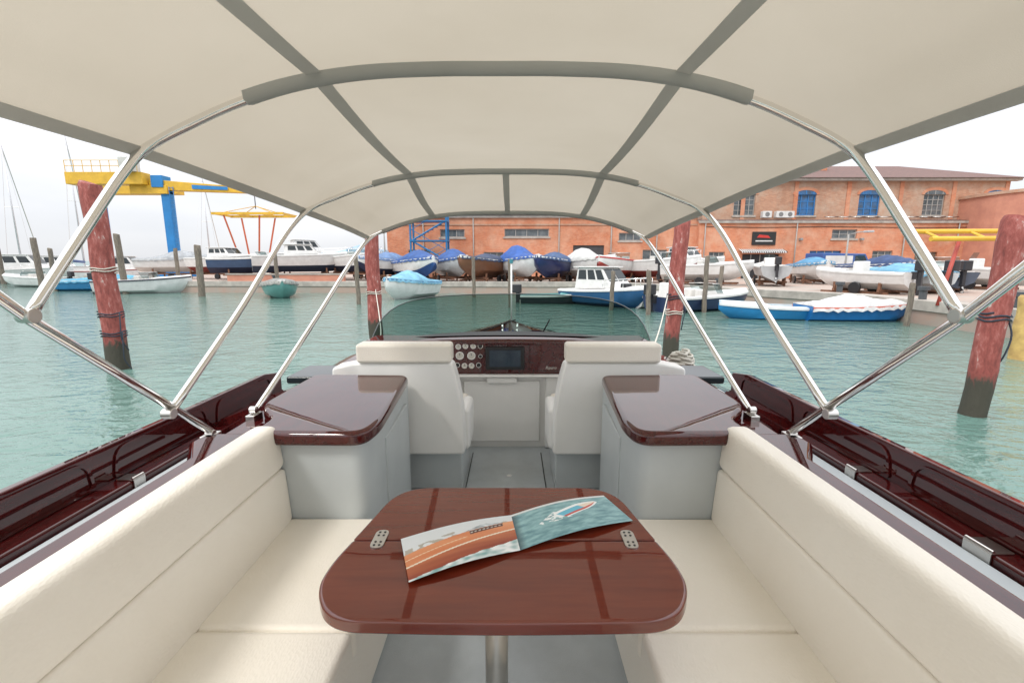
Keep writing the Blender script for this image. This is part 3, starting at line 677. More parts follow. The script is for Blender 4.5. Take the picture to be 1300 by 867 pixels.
    if shield:
        z0=sh(.6)+.06; y0=yy(.62); Wd=b(.6)*.82; h_=.38
        g=G(); pts=[(-Wd,y0-.5),(-Wd*.75,y0),(0,y0+.12),(Wd*.75,y0),(Wd,y0-.5)]
        g.loft([[(x,y,z0),(x*.93,y-.22,z0+h_)] for x,y in pts]); S_=g.mk('windshield',M_CLEAR,R)
        tube('windshield_frame',[(x*.93,y-.22,z0+h_) for x,y in pts],.018,M_STEELB,S_,6)
        box('helm_seat',-Wd*.7,-Wd*.15,y0-1.1,y0-.75,z0-.45,z0+.15,simple((.7,.68,.64)),R,bevel=.05)
        box('passenger_seat',Wd*.15,Wd*.7,y0-1.1,y0-.75,z0-.45,z0+.15,simple((.7,.68,.64)),R,bevel=.05)
    if console:
        z0=sh(.5)-.35; box('steering_console',-.3,.3,-.2,.2,z0,z0+.8,simple((.8,.8,.78)),R,bevel=.05)
        G().loft([[(-.3,.18,z0+.8),(-.26,.05,z0+1.1)],[(.3,.18,z0+.8),(.26,.05,z0+1.1)]]).mk('console_screen',M_CLEAR,R)
        box('bench_seat',-.5,.5,-L_*.28,-L_*.28+.35,z0,z0+.35,simple((.75,.73,.7)),R,bevel=.05)
    elif not cover and not cabin and not shield:
        for s in (.15,.35,.52):
            z0=sh(s)-.16; B=b(s)*.84; box('thwart',-B,B,yy(s)-.12,yy(s)+.12,z0,z0+.04,simple((.5,.42,.3)),R)
    if motor:
        mm=simple(motor if isinstance(motor,tuple) else (.03,.03,.035),.35); yb_=-L_/2-.22; z0=sh(0)
        O=G().prism(roundpoly([(-.16,yb_-.28),(.16,yb_-.28),(.14,yb_+.18),(-.14,yb_+.18)],[.08]*4,5),z0+.08,z0+.52).mk('outboard_motor',mm,R,bevel=.05)
        g=G().box(-.06,.06,yb_-.1,yb_+.08,z0-.6,z0+.1); g.box(-.02,.02,yb_-.15,yb_+.05,z0-.95,z0-.55); g.box(-.09,.09,yb_-.16,yb_+.14,z0-.58,z0-.56); g.box(-.1,.1,yb_+.05,yb_+.26,z0-.25,z0+.06)
        g.mk('motor_leg',mm,O)
        pg=G()
        for a in range(3):
            an=a*2.094; c,s_=math.cos(an),math.sin(an)
            pg.add([(0,yb_-.18,z0-.75),(c*.14-s_*.05,yb_-.2,z0-.75+s_*.14+c*.05),(c*.15,yb_-.16,z0-.75+s_*.15),(c*.14+s_*.05,yb_-.15,z0-.75+s_*.14-c*.05)],[(0,1,2,3)])
        pg.mk('propeller',M_STEELB,O)
    if rail:
        P=[]
        for s in(.6,.7,.8,.88,.94,.975): P.append((b(s)*.9,yy(s),sh(s)+.42))
        path=P+[( -x,y,z) for x,y,z in P[::-1]]
        g=G().tube(path,.018,6)
        for x,y,z in path[::2]: g.tube([(x,y,z-.4),(x,y,z)],.014,6)
        g.mk('bow_rail',M_STEEL,R,smooth=True)
    return R
def cradle(x,y,heading,W,L_,ht):
    R=empty('boat_cradle',(x,y,QZ),math.radians(heading)); top(R,'steel boat cradle on wheels standing on the quay','boat cradle','boat cradles on the quay')
    g=G()
    for yy in(-L_*.28,L_*.18):
        g.box(-W*.42,W*.42,yy-.05,yy+.05,ht-.12,ht)
        for s in(-1,1): g.box(s*W*.36-.05,s*W*.36+.05,yy-.049,yy+.049,.01,ht+.28)
    for s in(-1,1): g.box(s*W*.28-.04,s*W*.28+.04,-L_*.35,L_*.35,ht-.22,ht-.121)
    g.mk('cradle_frame',mat('rusty_steel',(.25,.12,.07),.8,noise=.5,nscale=6),R)
    for s in(-1,1):
        G().tube([(s*W*.44-.06,-L_*.05,.25),(s*W*.44+.06,-L_*.05,.25)],.25,16).mk('wheel',M_BLACK,R,bevel=.03)
def land(x,y,heading,L_,W,H,ht=.55,**k):
    cradle(x,y,heading,W,L_,ht)
    return make_boat(k.pop('label'),k.pop('cat','boat'),L_,W,H,(x,y,QZ+ht+.2),heading,grp='boats laid up on the quay',**k)
BL=(.03,.10,.32); NV=(.02,.035,.12); WH=(.80,.80,.79)
make_boat('white motor cruiser with tinted cabin windows afloat','motorboat',9,3.2,1.3,(-51.5,48,0),-70,WH,cabin=(.25,.75,1.5),rail=True,name='cabin_cruiser')
make_boat('white sports boat with low windshield afloat','motorboat',6.5,2.2,.8,(-41,39.5,0),82,WH,shield=True,motor=True)
make_boat('white cabin boat with dark red stripe afloat','motorboat',8,2.8,1.2,(-42.5,50,0),-75,WH,cabin=(.3,.75,1.5),stripe=(.3,.05,.04),name='cabin_cruiser')
make_boat('white cruiser with navy stripe moored beyond the posts','motorboat',9,3,1.3,(-60,60,0),-60,WH,cabin=(.3,.75,1.6),stripe=(.03,.05,.15),name='cabin_cruiser')
make_boat('bright blue open boat with light blue cover afloat','rowing boat',6,2.0,.75,(-30.3,34.0,0),-82,(.04,.24,.50),cover=(.12,.42,.62),peak=.25)
make_boat('white sports boat with dark windshield afloat near a post','motorboat',5.4,2.1,.85,(-24.6,30.8,0),-75,WH,shield=True,motor=True,stripe=(.05,.05,.07))
make_boat('green wooden boat with grey cover afloat, bow forward','boat',4.6,2.0,.75,(-13.8,27.2,0),-150,(.12,.30,.28),cover=(.3,.3,.28),peak=.2,stripe=(.5,.5,.45))
make_boat('small white boat with light blue cover afloat','boat',4.4,2.0,.9,(-5.9,26.4,0),160,WH,cover=(.22,.5,.68),peak=.5,stripe=(.08,.2,.4))
make_boat('white cabin boat with dark blue hull moored by the quay','motorboat',4.8,2.1,.7,(4.5,21.5,0),-142,(.03,.12,.28),cabin=(.2,.68,1.05),rail=True,stripe=(.8,.8,.8),name='cabin_boat')
make_boat('small black inflatable dinghy with teal cover afloat','dinghy',3.2,1.5,.4,(2.1,22.8,0),-100,(.04,.05,.06),deck=(.1,.3,.3),motor=True)
make_boat('dark blue sports boat with grey outboard motor afloat','motorboat',4.8,1.9,.6,(8.1,19.4,0),-70,(.03,.05,.12),shield=True,motor=True)
make_boat('white open boat with steering console afloat','motorboat',4.6,1.9,.55,(7.3,21.6,0),-60,WH,console=True,motor=True)
make_boat('light blue and white wooden rowing boat afloat','rowing boat',3.9,1.5,.42,(9.4,16.3,0),88,(.03,.25,.55),deck=(.6,.68,.72),stripe=(.78,.8,.8))
make_boat('bright blue boat with white tarpaulin cover afloat','rowing boat',3.6,1.5,.5,(12.0,15.8,0),-95,(.02,.18,.50),cover=(.8,.8,.8),peak=.28,stripe=(.75,.2,.15))
def sailboat(x,y,hd,mh,lab):
    R=make_boat(lab,'sailboat',10,3,1.1,(x,y,0),hd,WH,cabin=(.3,.6,.5),grp='sailing boats',name='sailing_boat')
    tube('mast',[(0,.5,1),(0,.5,mh)],[.11,.06],mat('alu_mast',(.6,.6,.62),.4,.6),R,10)
    g=G()
    for s in(-1,1): g.tube([(s*1.3,.3,1.1),(s*.7,.5,mh*.55),(0,.5,mh-.3)],.015,4)
    g.tube([(0,4.9,1.3),(0,.5,mh-.2)],.05,5); g.tube([(-.7,.5,mh*.55),(.7,.5,mh*.55)],.03,5); g.tube([(0,-4.8,1.2),(0,.5,mh)],.015,4)
    g.mk('rigging',M_STEELB,R)
    tube('boom',[(0,.4,2.2),(0,-3.6,2.3)],.16,mat('sail_cover',(.08,.12,.25),.8),R,8)
sailboat(-54,58,30,17.5,'white sailing boat with tall bare mast')
sailboat(-61,57,20,16,'white sailing boat with furled jib')
sailboat(-46,70,10,15,'white sailing boat with blue sail cover')
land(-16.3,36.5,-60,7.5,2.7,1.0,.7,label='large white motor cruiser laid up on a steel cradle',cat='motorboat',hull=WH,cabin=(.3,.62,.8),rail=True,name='cabin_cruiser',bottom=(.03,.05,.1))
land(-20.5,37,-70,6.5,2.4,.9,.6,label='white and navy cruiser laid up on a cradle',cat='motorboat',hull=(.05,.10,.2),shield=True,bottom=(.02,.03,.08))
land(-12.3,36.5,-130,6.5,2.4,.95,.7,label='white sports cruiser laid up beside the crane area',cat='motorboat',hull=WH,shield=True,rail=True,bottom=(.02,.03,.08))
land(-24.5,40,-100,7,2.5,1.0,.6,label='white motor cruiser with low cabin laid up by the crane',cat='motorboat',hull=WH,cabin=(.3,.62,.8),name='cabin_cruiser',bottom=(.3,.05,.04))
land(-29.5,41,-80,6.5,2.4,.9,.6,label='white boat with grey tarpaulin laid up by the crane leg',hull=WH,cover=(.4,.42,.44),peak=.6)
land(-18.2,41.5,-50,7,2.5,1.0,1.0,label='tall white cruiser laid up behind the other boats',cat='motorboat',hull=WH,cabin=(.3,.65,1.1),name='cabin_cruiser',bottom=(.03,.05,.1))
land(-13.6,41.5,-60,6.5,2.4,1.0,1.0,label='white boat with pale blue cover laid up behind others',hull=WH,cover=(.35,.5,.62),peak=.6)
land(-9.6,35.0,150,5.5,2.2,.85,.5,label='white motorboat with blue canvas cover on a cradle',hull=WH,cover=(.15,.25,.45),peak=.5,bottom=(.02,.03,.08))
land(-7.0,33.4,-145,6.2,2.4,.9,.35,label='white boat with blue tarpaulin on the quay',hull=WH,cover=BL,peak=.65,bottom=BL)
land(-4.4,34.4,-155,6.4,2.4,.9,.4,label='white hulled boat with deep blue tarpaulin on the quay',hull=(.55,.58,.6),cover=BL,peak=.75)
land(-2.0,33.4,150,6.0,2.4,.95,.35,label='brown wooden hulled boat with navy cover on the quay',hull=(.20,.09,.05),cover=(.04,.06,.12),peak=.4,stripe=(.75,.75,.7))
land(.5,33.6,-155,6.2,2.4,.95,.4,label='white boat under a bright blue tarpaulin on the quay',hull=(.75,.76,.77),cover=(.03,.11,.40),peak=.95)
land(2.9,33.0,155,5.8,2.3,.95,.35,label='navy blue boat with blue cover on the quay',hull=NV,cover=(.05,.10,.22),peak=.5,stripe=(.8,.8,.8))
land(5.2,33.8,-145,6.2,2.3,.95,.4,label='white boat with pale grey cover on the quay',hull=WH,cover=(.66,.66,.64),peak=.75)
land(7.6,32.8,140,5.8,2.2,.9,.4,label='white boat with red stripe laid up on the quay',hull=WH,shield=True,stripe=(.5,.06,.05),bottom=(.4,.06,.05))
land(10.1,31.8,-135,5.8,2.1,.9,.4,label='white motorboat with windshield and bow rail on the quay',hull=WH,shield=True,rail=True,bottom=(.3,.06,.05))
land(13.0,34.0,-150,5.8,2.1,.85,.4,label='white cabin boat laid up in front of the warehouse',hull=WH,cabin=(.25,.62,1.0),name='cabin_boat',bottom=(.03,.05,.1))
land(12.0,28.5,-120,5.2,2.0,.7,.3,label='white speedboat laid up close to the quay edge',hull=WH,shield=True,motor=True)
land(15.6,28.0,-20,4.6,1.8,.65,.3,label='grey open boat with console and outboard on a trailer',hull=(.45,.46,.47),console=True,motor=True)
land(19.8,30.5,165,5.4,2.0,.7,.3,label='white boat with light blue cover on the quay',hull=WH,cover=(.1,.3,.5),peak=.4)
land(15.6,20.6,25,3.9,1.6,.5,.2,label='small white boat with outboard motor facing the building',hull=WH,motor=True,console=True)
land(17.9,21.2,5,3.9,1.6,.5,.2,label='small boat with pale blue cover and outboard motor',hull=(.55,.6,.62),cover=(.18,.42,.6),motor=True,peak=.3)
land(20.4,22.4,-15,4.1,1.6,.5,.2,label='small dark boat with outboard motor on a trailer',hull=(.08,.1,.14),motor=True,shield=True)
land(23.9,23.8,20,4.4,1.8,.6,.25,label='white open boat on a cradle near the wall',hull=WH,motor=True,console=True)
land(24.3,30.5,-170,5.2,2.0,.7,.3,label='white boat with dark blue cover beside the building',hull=WH,cover=(.04,.08,.2),peak=.5)
land(29.0,31.0,155,5.2,2.0,.7,.3,label='white motorboat laid up beside the brick wall',hull=WH,shield=True,bottom=(.03,.05,.1))

# ------------------------------------------------------------ buildings
def facade(name,x0,x1,z0,z1,y,ops,m,parent,depth=.22,extra=None):
    xs=sorted({x0,x1,*[o[0] for o in ops],*[o[1] for o in ops]}); zs=sorted({z0,z1,*[o[2] for o in ops],*[o[3] for o in ops]})
    g=G()
    for a,b in zip(xs,xs[1:]):
        for c,d_ in zip(zs,zs[1:]):
            cx=(a+b)/2;cz=(c+d_)/2
            if any(o[0]<cx<o[1] and o[2]<cz<o[3] for o in ops): continue
            g.add([(a,y,c),(b,y,c),(b,y,d_),(a,y,d_)],[(0,1,2,3)])
    for o in ops:
        a,b,c,d_=o[:4]
        g.add([(a,y,c),(b,y,c),(b,y,d_),(a,y,d_),(a,y+depth,c),(b,y+depth,c),(b,y+depth,d_),(a,y+depth,d_)],[(0,1,5,4),(1,2,6,5),(2,3,7,6),(3,0,4,7)])
    if extra: extra(g)
    return g.mk(name,m,parent,recalc=False)
def window(parent,a,b,c,d_,y,frame,pane,nx=2,nzz=2,sill=True,archtop=False,name='window',depth=.18):
    g=G(); t=.07; yy=y+depth-.06
    g.box(a,a+t,yy,yy+.06,c,d_).box(b-t,b,yy,yy+.06,c,d_).box(a+t,b-t,yy,yy+.06,c,c+t).box(a+t,b-t,yy,yy+.06,d_-t,d_)
    for i in range(1,nx): x=a+(b-a)*i/nx; g.box(x-.03,x+.03,yy+.005,yy+.055,c+t,d_-t)
    for i in range(1,nzz): z=c+(d_-c)*i/nzz; g.box(a+t,b-t,yy+.01,yy+.05,z-.025,z+.025)
    Wn=g.mk(name,frame,parent)
    mk('pane',[(a,yy+.057,c),(b,yy+.057,c),(b,yy+.057,d_),(a,yy+.057,d_)],[(0,1,2,3)],pane,Wn)
    if sill: box('sill',a-.12,b+.12,y-.10,y+.05,c-.14,c-.002,M_STONE,Wn)
    if archtop:
        n=12; g=G(); cx=(a+b)/2; hw=(b-a)/2
        R=[]
        for i in range(n+1):
            an=math.pi*i/n; R.append([(cx-(hw+.0)*math.cos(an),y-.05,d_-.03+.38*math.sin(an)),(cx-(hw+.25)*math.cos(an),y-.05,d_-.03+.66*math.sin(an)),(cx-(hw+.25)*math.cos(an),y+.02,d_-.03+.66*math.sin(an))])
        g.loft(R); g.mk('lintel_arch',M_BRICK,Wn)
        vv=[(cx-hw*math.cos(math.pi*i/n),y-.03,d_-.03+.38*math.sin(math.pi*i/n)) for i in range(n+1)]
        mk('fanlight',vv,[tuple(range(n+1))],pane,Wn)
        for q in(.25,.5,.75):
            an=math.pi*q; box('glazing_bar',cx-hw*math.cos(an)-.03,cx-hw*math.cos(an)+.03,y-.045,y-.032,d_-.02,d_-.05+.38*math.sin(an),frame,Wn)
    return Wn
M_BLUEF=simple((.04,.22,.55),.5); M_GREYF=simple((.38,.37,.35),.6); M_PANE=mat('old_window_pane',(.05,.065,.075),.12,color2=(.16,.18,.19),nscale=1.4)
BY=42.0
B1=empty('brick_warehouse',(0,0,0))
top(B1,'long low orange brick warehouse behind the laid-up boats','building')
ops=[(-.7,3.3,4.35,5.05),(-6.5,-4.3,4.3,5.0),(9.6,11.6,4.0,4.7),(5.5,8.3,QZ,3.6),(11.8,14.0,1.6,3.2),(-9.4,-7.4,1.6,3.2),(-2.6,-.8,1.4,3.0)]
facade('wall',-11.3,16.6,QZ-.4,6.0,BY,ops,M_BRICK,B1,extra=lambda g:(g.add([(-11.3,BY,QZ-.4),(-11.3,BY+16,QZ-.4),(-11.3,BY+16,6),(-11.3,BY,6)],[(0,3,2,1)])))
for o in ops:
    if o[2]==QZ:
        dd=box('door',o[0],o[1],BY+.14,BY+.2,QZ,o[3],simple((.06,.06,.065),.6),B1)
        box('door_handle',o[1]-.5,o[1]-.45,BY+.09,BY+.14,1.6,1.9,M_STEELB,dd)
    else: window(B1,*o[:4],BY,M_GREYF,M_PANE,nx=4 if o[1]-o[0]>2.5 else 3,nzz=1 if o[3]-o[2]<1 else 2)
box('cornice',-11.5,16.6,BY-.18,BY-.002,6.002,6.22,M_STONE,B1)
box('string_course',-11.3,16.6,BY-.07,BY-.002,5.35,5.47,M_BRICK2,B1)
mk('roof',[(-11.6,BY-.3,6.22),(16.6,BY-.3,6.22),(16.6,BY+8,7.2),(-11.6,BY+8,7.2),(-11.6,BY+16,6.2),(16.6,BY+16,6.2)],[(0,1,2,3),(3,2,5,4)],M_ROOF,B1)
for xx in(-8,-3.5,4.2,8.9,13): tube('downpipe',[(xx,BY-.1,6.0),(xx,BY-.1,QZ)],.05,M_GREYF,B1,8)
B2=empty('brick_boathouse',(0,0,0))
top(B2,'two storey orange brick building with blue framed arched windows','building')
X0,X1=16.6,46.5
cxs=[20.9,26.35,32.1,37.9,43.4]
up=[(c-.95,c+.95,6.25,8.1) for c in cxs]
lo=[(20.6,23.9,QZ,2.8),(28.4,30.6,4.15,4.95),(40.2,42.9,1.1,3.1),(36.0,38.0,QZ,3.0),(17.6,19.0,1.4,3.0),(32.2,34.0,1.6,3.1),(26.6,29.4,QZ,3.1)]
facade('wall',X0,X1,QZ-.4,5.7,BY-.5,lo,M_BRICK,B2,extra=lambda g:g.add([(X0,BY-.5,QZ-.4),(X0,BY+14,QZ-.4),(X0,BY+14,5.7),(X0,BY-.5,5.7)],[(0,3,2,1)]))
facade('upper_wall',X0+.6,X1-2,5.85,9.35,BY+.5,up,M_BRICK2,B2,extra=lambda g:(g.add([(X0+.6,BY+.5,5.85),(X0+.6,BY+14,5.85),(X0+.6,BY+14,9.35),(X0+.6,BY+.5,9.35)],[(0,3,2,1)]),g.add([(X1-2,BY+.5,5.85),(X1-2,BY+14,5.85),(X1-2,BY+14,9.35),(X1-2,BY+.5,9.35)],[(0,1,2,3)])))
M_BPANE=mat('blue_tinted_pane',(.03,.16,.40),.25,color2=(.05,.08,.12),nscale=1.6)
for i,o in enumerate(up): window(B2,*o,BY+.5,M_GREYF if i in(0,3) else M_BLUEF,M_PANE if i in (0,3) else M_BPANE,nx=4 if i in (0,3) else 3,nzz=4 if i in(0,3) else 3,archtop=True)
for o in lo:
    if o[2]==QZ:
        col=(.035,.035,.04) if o[0]<25 else ((.03,.14,.38) if o[0]<30 else (.16,.12,.09))
        dd=box('door',o[0],o[1],BY-.34,BY-.29,QZ,o[3],simple(col,.5),B2)
        for k in range(1,4):
            xx=o[0]+(o[1]-o[0])*k/4; box('door_frame',xx-.04,xx+.04,BY-.38,BY-.345,QZ,o[3],M_GREYF,dd)
    else: window(B2,*o,BY-.5,M_GREYF,M_PANE,nx=3,nzz=2 if o[3]-o[2]<1.5 else 4)
box('cornice',X0-.1,X1+.1,BY-.66,BY-.502,5.5,5.72,M_STONE,B2)
mk('lower_roof',[(X0-.1,BY-.7,5.721),(X1+.1,BY-.7,5.721),(X1+.1,BY+.5,5.9),(X0-.1,BY+.5,5.9)],[(0,1,2,3)],M_ROOF,B2)
box('eaves',X0+.1,X1-1.5,BY+.0,BY+.498,9.2,9.42,M_STONE,B2)
for k in range(1,12,2):
    xx=X0+1.8+k*2.35; box('pilaster',xx-.18,xx+.18,BY+.44,BY+.498,5.9,9.19,M_BRICK,B2)
mk('roof',[(X0-.1,BY-.2,9.42),(X1-1.2,BY-.2,9.42),(X1-1.2,BY+14,9.42),(X0-.1,BY+14,9.42),(X0+9,BY+7,11.8),(X1-7,BY+7,11.8)],[(0,1,5,4),(1,2,5),(2,3,4,5),(3,0,4)],M_ROOF,B2)
R=[]
for i in range(41):
    x=20.2+4.0*i/40; R.append([(x,BY-.52,3.25),(x,BY-1.2,3.02),(x,BY-1.22,2.9)])
aw=G().loft(R).mk('awning',simple((.8,.8,.78),.7),B2)
aw.data.materials.append(simple((.02,.02,.025),.7))
for i,p in enumerate(aw.data.polygons): p.material_index=(i//2)%2
sgn=box('shop_sign',21.3,23.4,BY-.62,BY-.52,3.6,4.75,simple((.02,.02,.02),.4),B2,bevel=.02)
mk('sign_emblem',[(21.7,BY-.624,4.25),(22.9,BY-.624,4.20),(22.7,BY-.624,4.42),(21.9,BY-.624,4.5)],[(0,1,2,3)],simple((.6,.04,.03)),sgn)
box('sign_bar',21.6,23.1,BY-.626,BY-.621,3.90,4.0,simple((.75,.75,.73)),sgn)
for xx in(22.6,23.8,24.6):
    a=box('air_conditioner',xx-.4,xx+.4,BY-.35,BY+.1,5.98,6.55,simple((.7,.7,.68)),B2,bevel=.03)
    G().tube([(xx,BY-.352,6.27),(xx,BY-.36,6.27)],.2,20).mk('fan_grille',simple((.2,.2,.2)),a)
for xx in(17.1,25.2,34.8,39.5): tube('downpipe',[(xx,BY-.6,5.5),(xx,BY-.6,QZ)],.05,M_GREYF,B2,8)
for xx in(25.6,31.0,35.4):
    box('wall_lamp',xx-.12,xx+.12,BY-.8,BY-.5,4.0,4.2,simple((.3,.3,.3)),B2,bevel=.03)
tube('wall_cable',[(17.1,BY-.55,5.2),(22,BY-.55,5.12),(28,BY-.55,5.2),(36,BY-.55,5.1),(46,BY-.55,5.2)],.025,M_BLACK,B2,5)
for i in range(10):
    xx=28+i*1.2; tube('roof_pipe',[(xx,BY+.1,6.1),(xx+.5,BY-.1,6.05),(xx+1.1,BY+.05,6.1)],.05,M_STEELB,B2,6)
for xx in(24,30):
    ch=box('chimney',xx-.3,xx+.3,BY+4,BY+4.6,10,11.5,M_BRICK,B2); box('chimney_cap',xx-.38,xx+.38,BY+3.9,BY+4.7,11.5,11.6,M_STONE,ch)
# rounded brick block at the end of the quay buildings
B3=empty('rounded_brick_block',(0,0,0)); top(B3,'rounded salmon red brick block beside the two storey building','building')
arc=[(44.6-4.4*math.cos(math.radians(t)),BY-2-4.4*math.sin(math.radians(t))) for t in range(0,91,10)]
G().prism(arc+[(60,BY-6.4),(60,BY+2),(40.2,BY+2)],QZ-.4,7.6).mk('wall',M_PLASTER,B3)
arc2=[(44.6-4.55*math.cos(math.radians(t)),BY-2-4.55*math.sin(math.radians(t))) for t in range(0,91,10)]
G().prism(arc2+[(60,BY-6.55),(60,BY+2.1),(40.05,BY+2.1)],7.601,7.85).mk('cornice',M_BRICK2,B3)
window(B3,45,46.4,2.2,4.0,BY-6.62,M_GREYF,M_PANE,depth=.2)
def lamp(x,y,h):
    R=empty('street_lamp',(x,y,QZ)); top(R,'grey street lamp with short arm beside the building','street lamp','street lamps')
    tube('pole',[(0,0,0),(0,0,h)],[.08,.05],M_GREYF,R,10); tube('arm',[(0,0,h-.05),(.3,-.4,h+.12),(.6,-.9,h+.15)],.035,M_GREYF,R,8)
    box('lamp_head',.4,.85,-1.3,-.8,h+.06,h+.2,simple((.5,.5,.5)),R,bevel=.04)
lamp(24.5,34,3.4); lamp(-11,40,5)
W_=empty('quay_wall',(0,0,0)); top(W_,'low pinkish brick wall along the quay edge','wall')
box('wall',-19.5,-11.5,31.4,31.7,QZ,1.2,M_PLASTER,W_); box('wall_cap',-19.6,-11.4,31.35,31.75,1.202,1.28,M_STONE,W_)
S=empty('steel_staircase',(-7.0,39.5,QZ)); top(S,'bright blue steel external staircase beside the warehouse','staircase')
mb=simple((.02,.17,.38),.5)
g=G()
for sx in(-1.5,1.5):
    for sy in(-.6,.6): g.box(sx-.07,sx+.07,sy-.07,sy+.07,0,6.0)
for z in(1.6,3.2,4.8): g.box(-1.6,1.6,-.7,.7,z-.05,z+.05)
for z in(5.4,5.9): g.tube([(-1.5,-.6,z),(1.5,-.6,z)],.03,6); g.tube([(-1.5,.6,z),(1.5,.6,z)],.03,6)
for z,k in((0,1),(1.6,-1),(3.2,1)):
    g.tube([(-1.4*k,-.6,z+.9),(1.4*k,-.6,z+2.5)],.03,6); g.tube([(-1.4*k,-.6,z),(1.4*k,-.6,z+1.6)],.08,6); g.tube([(-1.5,-.62,z),(1.5,-.62,z+1.6)],.025,6)
g.mk('frame',mb,S)
g=G()
for z,k in((0,1),(1.6,-1),(3.2,1)):
    for i in range(8): x=(-1.3+2.6*i/7)*k; g.box(x-.15,x+.15,-.55,.1,z+.1+i*.2,z+.13+i*.2)
g.mk('steps',mb,S)
V=empty('delivery_van',(25.6,36.0,QZ),math.radians(8)); top(V,'blue and white delivery van parked by the building','van')
pr=[(-2.4,.3),(2.4,.3),(2.4,1.1),(1.7,1.25),(1.2,2.05),(-2.4,2.1)]
n=len(pr); g=G(); g.add([(x,-.9,z) for x,z in pr]+[(x,.9,z) for x,z in pr],[tuple(range(n)),tuple(range(n,2*n))[::-1]]+[(i,(i+1)%n,n+(i+1)%n,n+i) for i in range(n)])
g.mk('body',simple((.05,.12,.35),.3),V,bevel=.06)
mk('windshield',[(1.68,-.8,1.3),(1.68,.8,1.3),(1.27,.75,1.98),(1.27,-.75,1.98)],[(0,1,2,3)],M_DARKGL,V)
mk('side_window',[(.3,-.905,1.3),(1.5,-.905,1.3),(1.1,-.905,1.9),(.3,-.905,1.9)],[(0,1,2,3)],M_DARKGL,V)
box('side_panel',-2.2,.1,-.915,-.905,1.0,1.9,simple((.75,.75,.74)),V)
for x in(-1.6,1.6):
    for y in(-.85,.75): G().tube([(x,y-.05,.33),(x,y+.15,.33)],.33,18).mk('wheel',M_BLACK,V,bevel=.04)

# ------------------------------------------------------------ cranes
M_YEL=mat('crane_yellow',(.78,.46,.04),.5,noise=.25,nscale=1.5); M_CBL=mat('crane_blue',(.02,.22,.55),.5,noise=.2,nscale=1.5)
CR=empty('gantry_crane',(-34,46,QZ)); top(CR,'tall yellow and blue travelling crane on the quay','crane')
def cb(name,x0,x1,y0,y1,z0,z1,m,bev=.03): return box(name,x0+34,x1+34,y0-46,y1-46,z0-QZ,z1-QZ,m,CR,bevel=bev)
cb('leg',-34.0,-33.2,45.7,46.3,QZ,9.2,M_CBL); cb('leg',-40.6,-40.0,45.7,46.3,QZ,9.4,M_CBL); cb('leg',-44.9,-44.4,51,51.6,QZ,9.4,M_CBL)
cb('foot_beam',-34.1,-33.1,44,49,QZ,QZ+.6,M_CBL)
cb('girder',-42.3,-35.0,44.9,46.0,9.4,10.5,M_YEL); cb('girder',-45.3,-36.2,51,52.2,9.4,10.4,M_YEL)
v=[(-.9,-.45,8.35),(9.6,-.3,8.0),(9.6,.3,8.0),(-.9,.45,8.35),(-.9,-.45,9.3),(9.6,-.3,8.5),(9.6,.3,8.5),(-.9,.45,9.3)]
bo=mk('boom',v,[(0,3,2,1),(4,5,6,7),(0,1,5,4),(1,2,6,5),(2,3,7,6),(3,0,4,7)],M_YEL,CR,bevel=.04)
mk('boom_panel',[(3.2,-.46,8.4),(6.6,-.42,8.3),(6.6,-.42,8.6),(3.2,-.46,8.78)],[(0,1,2,3)],M_CBL,bo)
cb('counter_beam',-36.8,-33.2,45.5,46.5,8.6,9.39,M_YEL)
cb('turret',-34.6,-33.5,45.4,46.6,9.2,10.3,M_CBL)
cb('operator_cabin',-36.5,-35.4,44.2,45.4,10.5,11.7,simple((.6,.59,.55)))
g=G()
for k in range(9): g.tube([(-8.2+k*.85,-1.05,9.85),(-8.2+k*.85,-1.05,10.9)],.03,5)
for z in(10.4,10.9): g.tube([(-8.2,-1.05,z),(-1.4,-1.05,z)],.03,5)
g.mk('railing',M_YEL,CR)
g=G()
for sx in(-.2,.2): g.tube([(1.2+sx,-.5,.2),(1.2+sx,-.5,8.6)],.03,5)
for k in range(21): g.tube([(1.0,-.5,.5+k*.4),(1.4,-.5,.5+k*.4)],.02,4)
g.mk('ladder',M_CBL,CR)
tube('hoist_cable',[(8.9,0,8.0),(8.9,0,6.6)],.04,M_BLACK,CR,6)
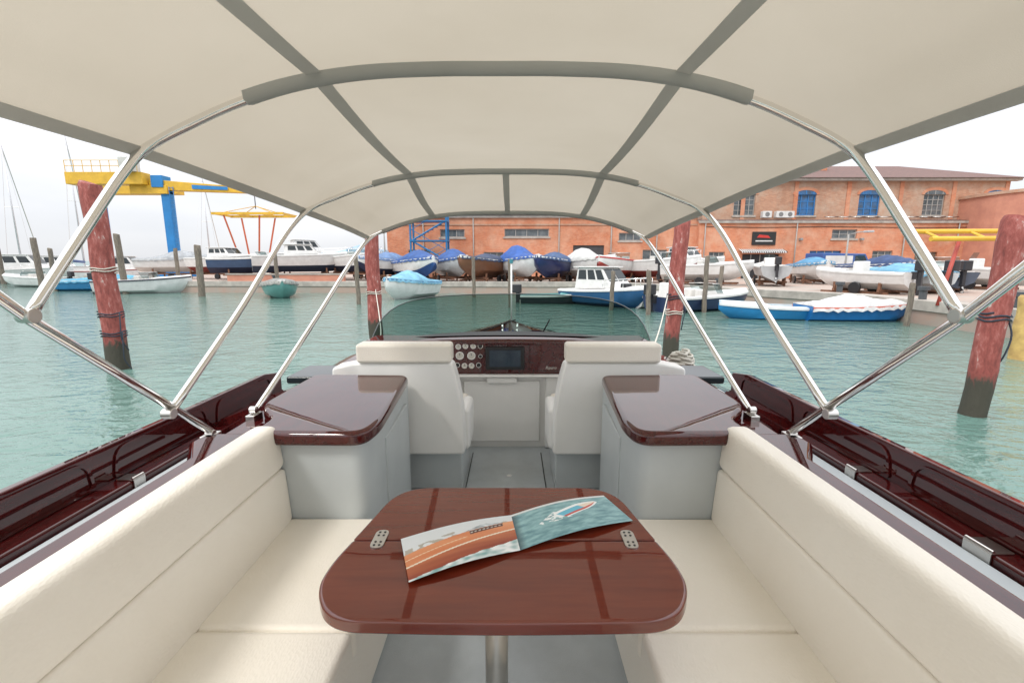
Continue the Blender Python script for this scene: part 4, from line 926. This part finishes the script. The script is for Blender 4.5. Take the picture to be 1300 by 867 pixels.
SP=empty('lifting_spreader',(-25.1,46,6.7)); top(SP,'yellow lifting spreader with orange slings hanging from the crane','lifting frame')
g=G().box(-3.4,3.4,-1.6,-1.35,-.15,.08).box(-3.4,3.4,1.35,1.6,-.15,.08)
for x in(-3.3,-1.2,1.2,3.3): g.box(x-.1,x+.1,-1.35,1.35,-.12,.05)
for sx in(-2.2,2.2):
    for sy in(-1.45,1.45): g.tube([(sx,sy,.08),(0,0,.8)],.035,6)
g.mk('frame',M_YEL,SP)
ms=simple((.55,.12,.05),.8)
for x0,x1 in((-2.4,-1.6),(1.0,.3)):
    for yy in(-1.45,1.45):
        mk('sling',[(x0,yy,-.2),(x0+.18,yy,-.2),(x1+.18,yy*.6,-4.2),(x1,yy*.6,-4.2)],[(0,1,2,3)],ms,SP)
G().loft([[(x,y,z) for y,z in((-.87,-4.2),(-.5,-4.7),(0,-4.85),(.5,-4.7),(.87,-4.2))] for x in(.3,.48)]).mk('sling',ms,SP)
HO=empty('boat_hoist',(14.0,14.2,QZ)); top(HO,'small yellow beam hoist with red legs at the quay edge','hoist')
mr=simple((.45,.07,.05),.5)
g=G().tube([(-1.5,-.3,2.0),(8,-.3,2.05)],.075,10).tube([(-1.5,.3,2.25),(8,.3,2.3)],.075,10)
for k in range(7): g.tube([(-1.2+k*1.4,-.3,2.0),(-1.2+k*1.4,.3,2.25)],.04,6)
g.mk('beam',M_YEL,HO)
tube('leg',[(-.9,-.2,0),(-.35,0,2.0)],.055,mr,HO,10); tube('leg',[(.95,0,0),(.95,0,2.05)],.12,mr,HO,14); tube('leg',[(4.5,0,0),(4.5,0,2.05)],.12,mr,HO,14)
for (x,y) in((10.8,24),(13.6,19),(13.5,15),(13.4,12),(0,30.6),(-8,31),(-16,30.9)):
    o=G().tube([(0,0,0),(0,0,.32)],.11,12).tube([(0,0,.3),(0,0,.42)],.17,12).mk('mooring_bollard',simple((.08,.09,.1)),loc=(x,y,QZ+.12)); top(o,'dark iron mooring bollard on the stone kerb','bollard','bollards along the quay')
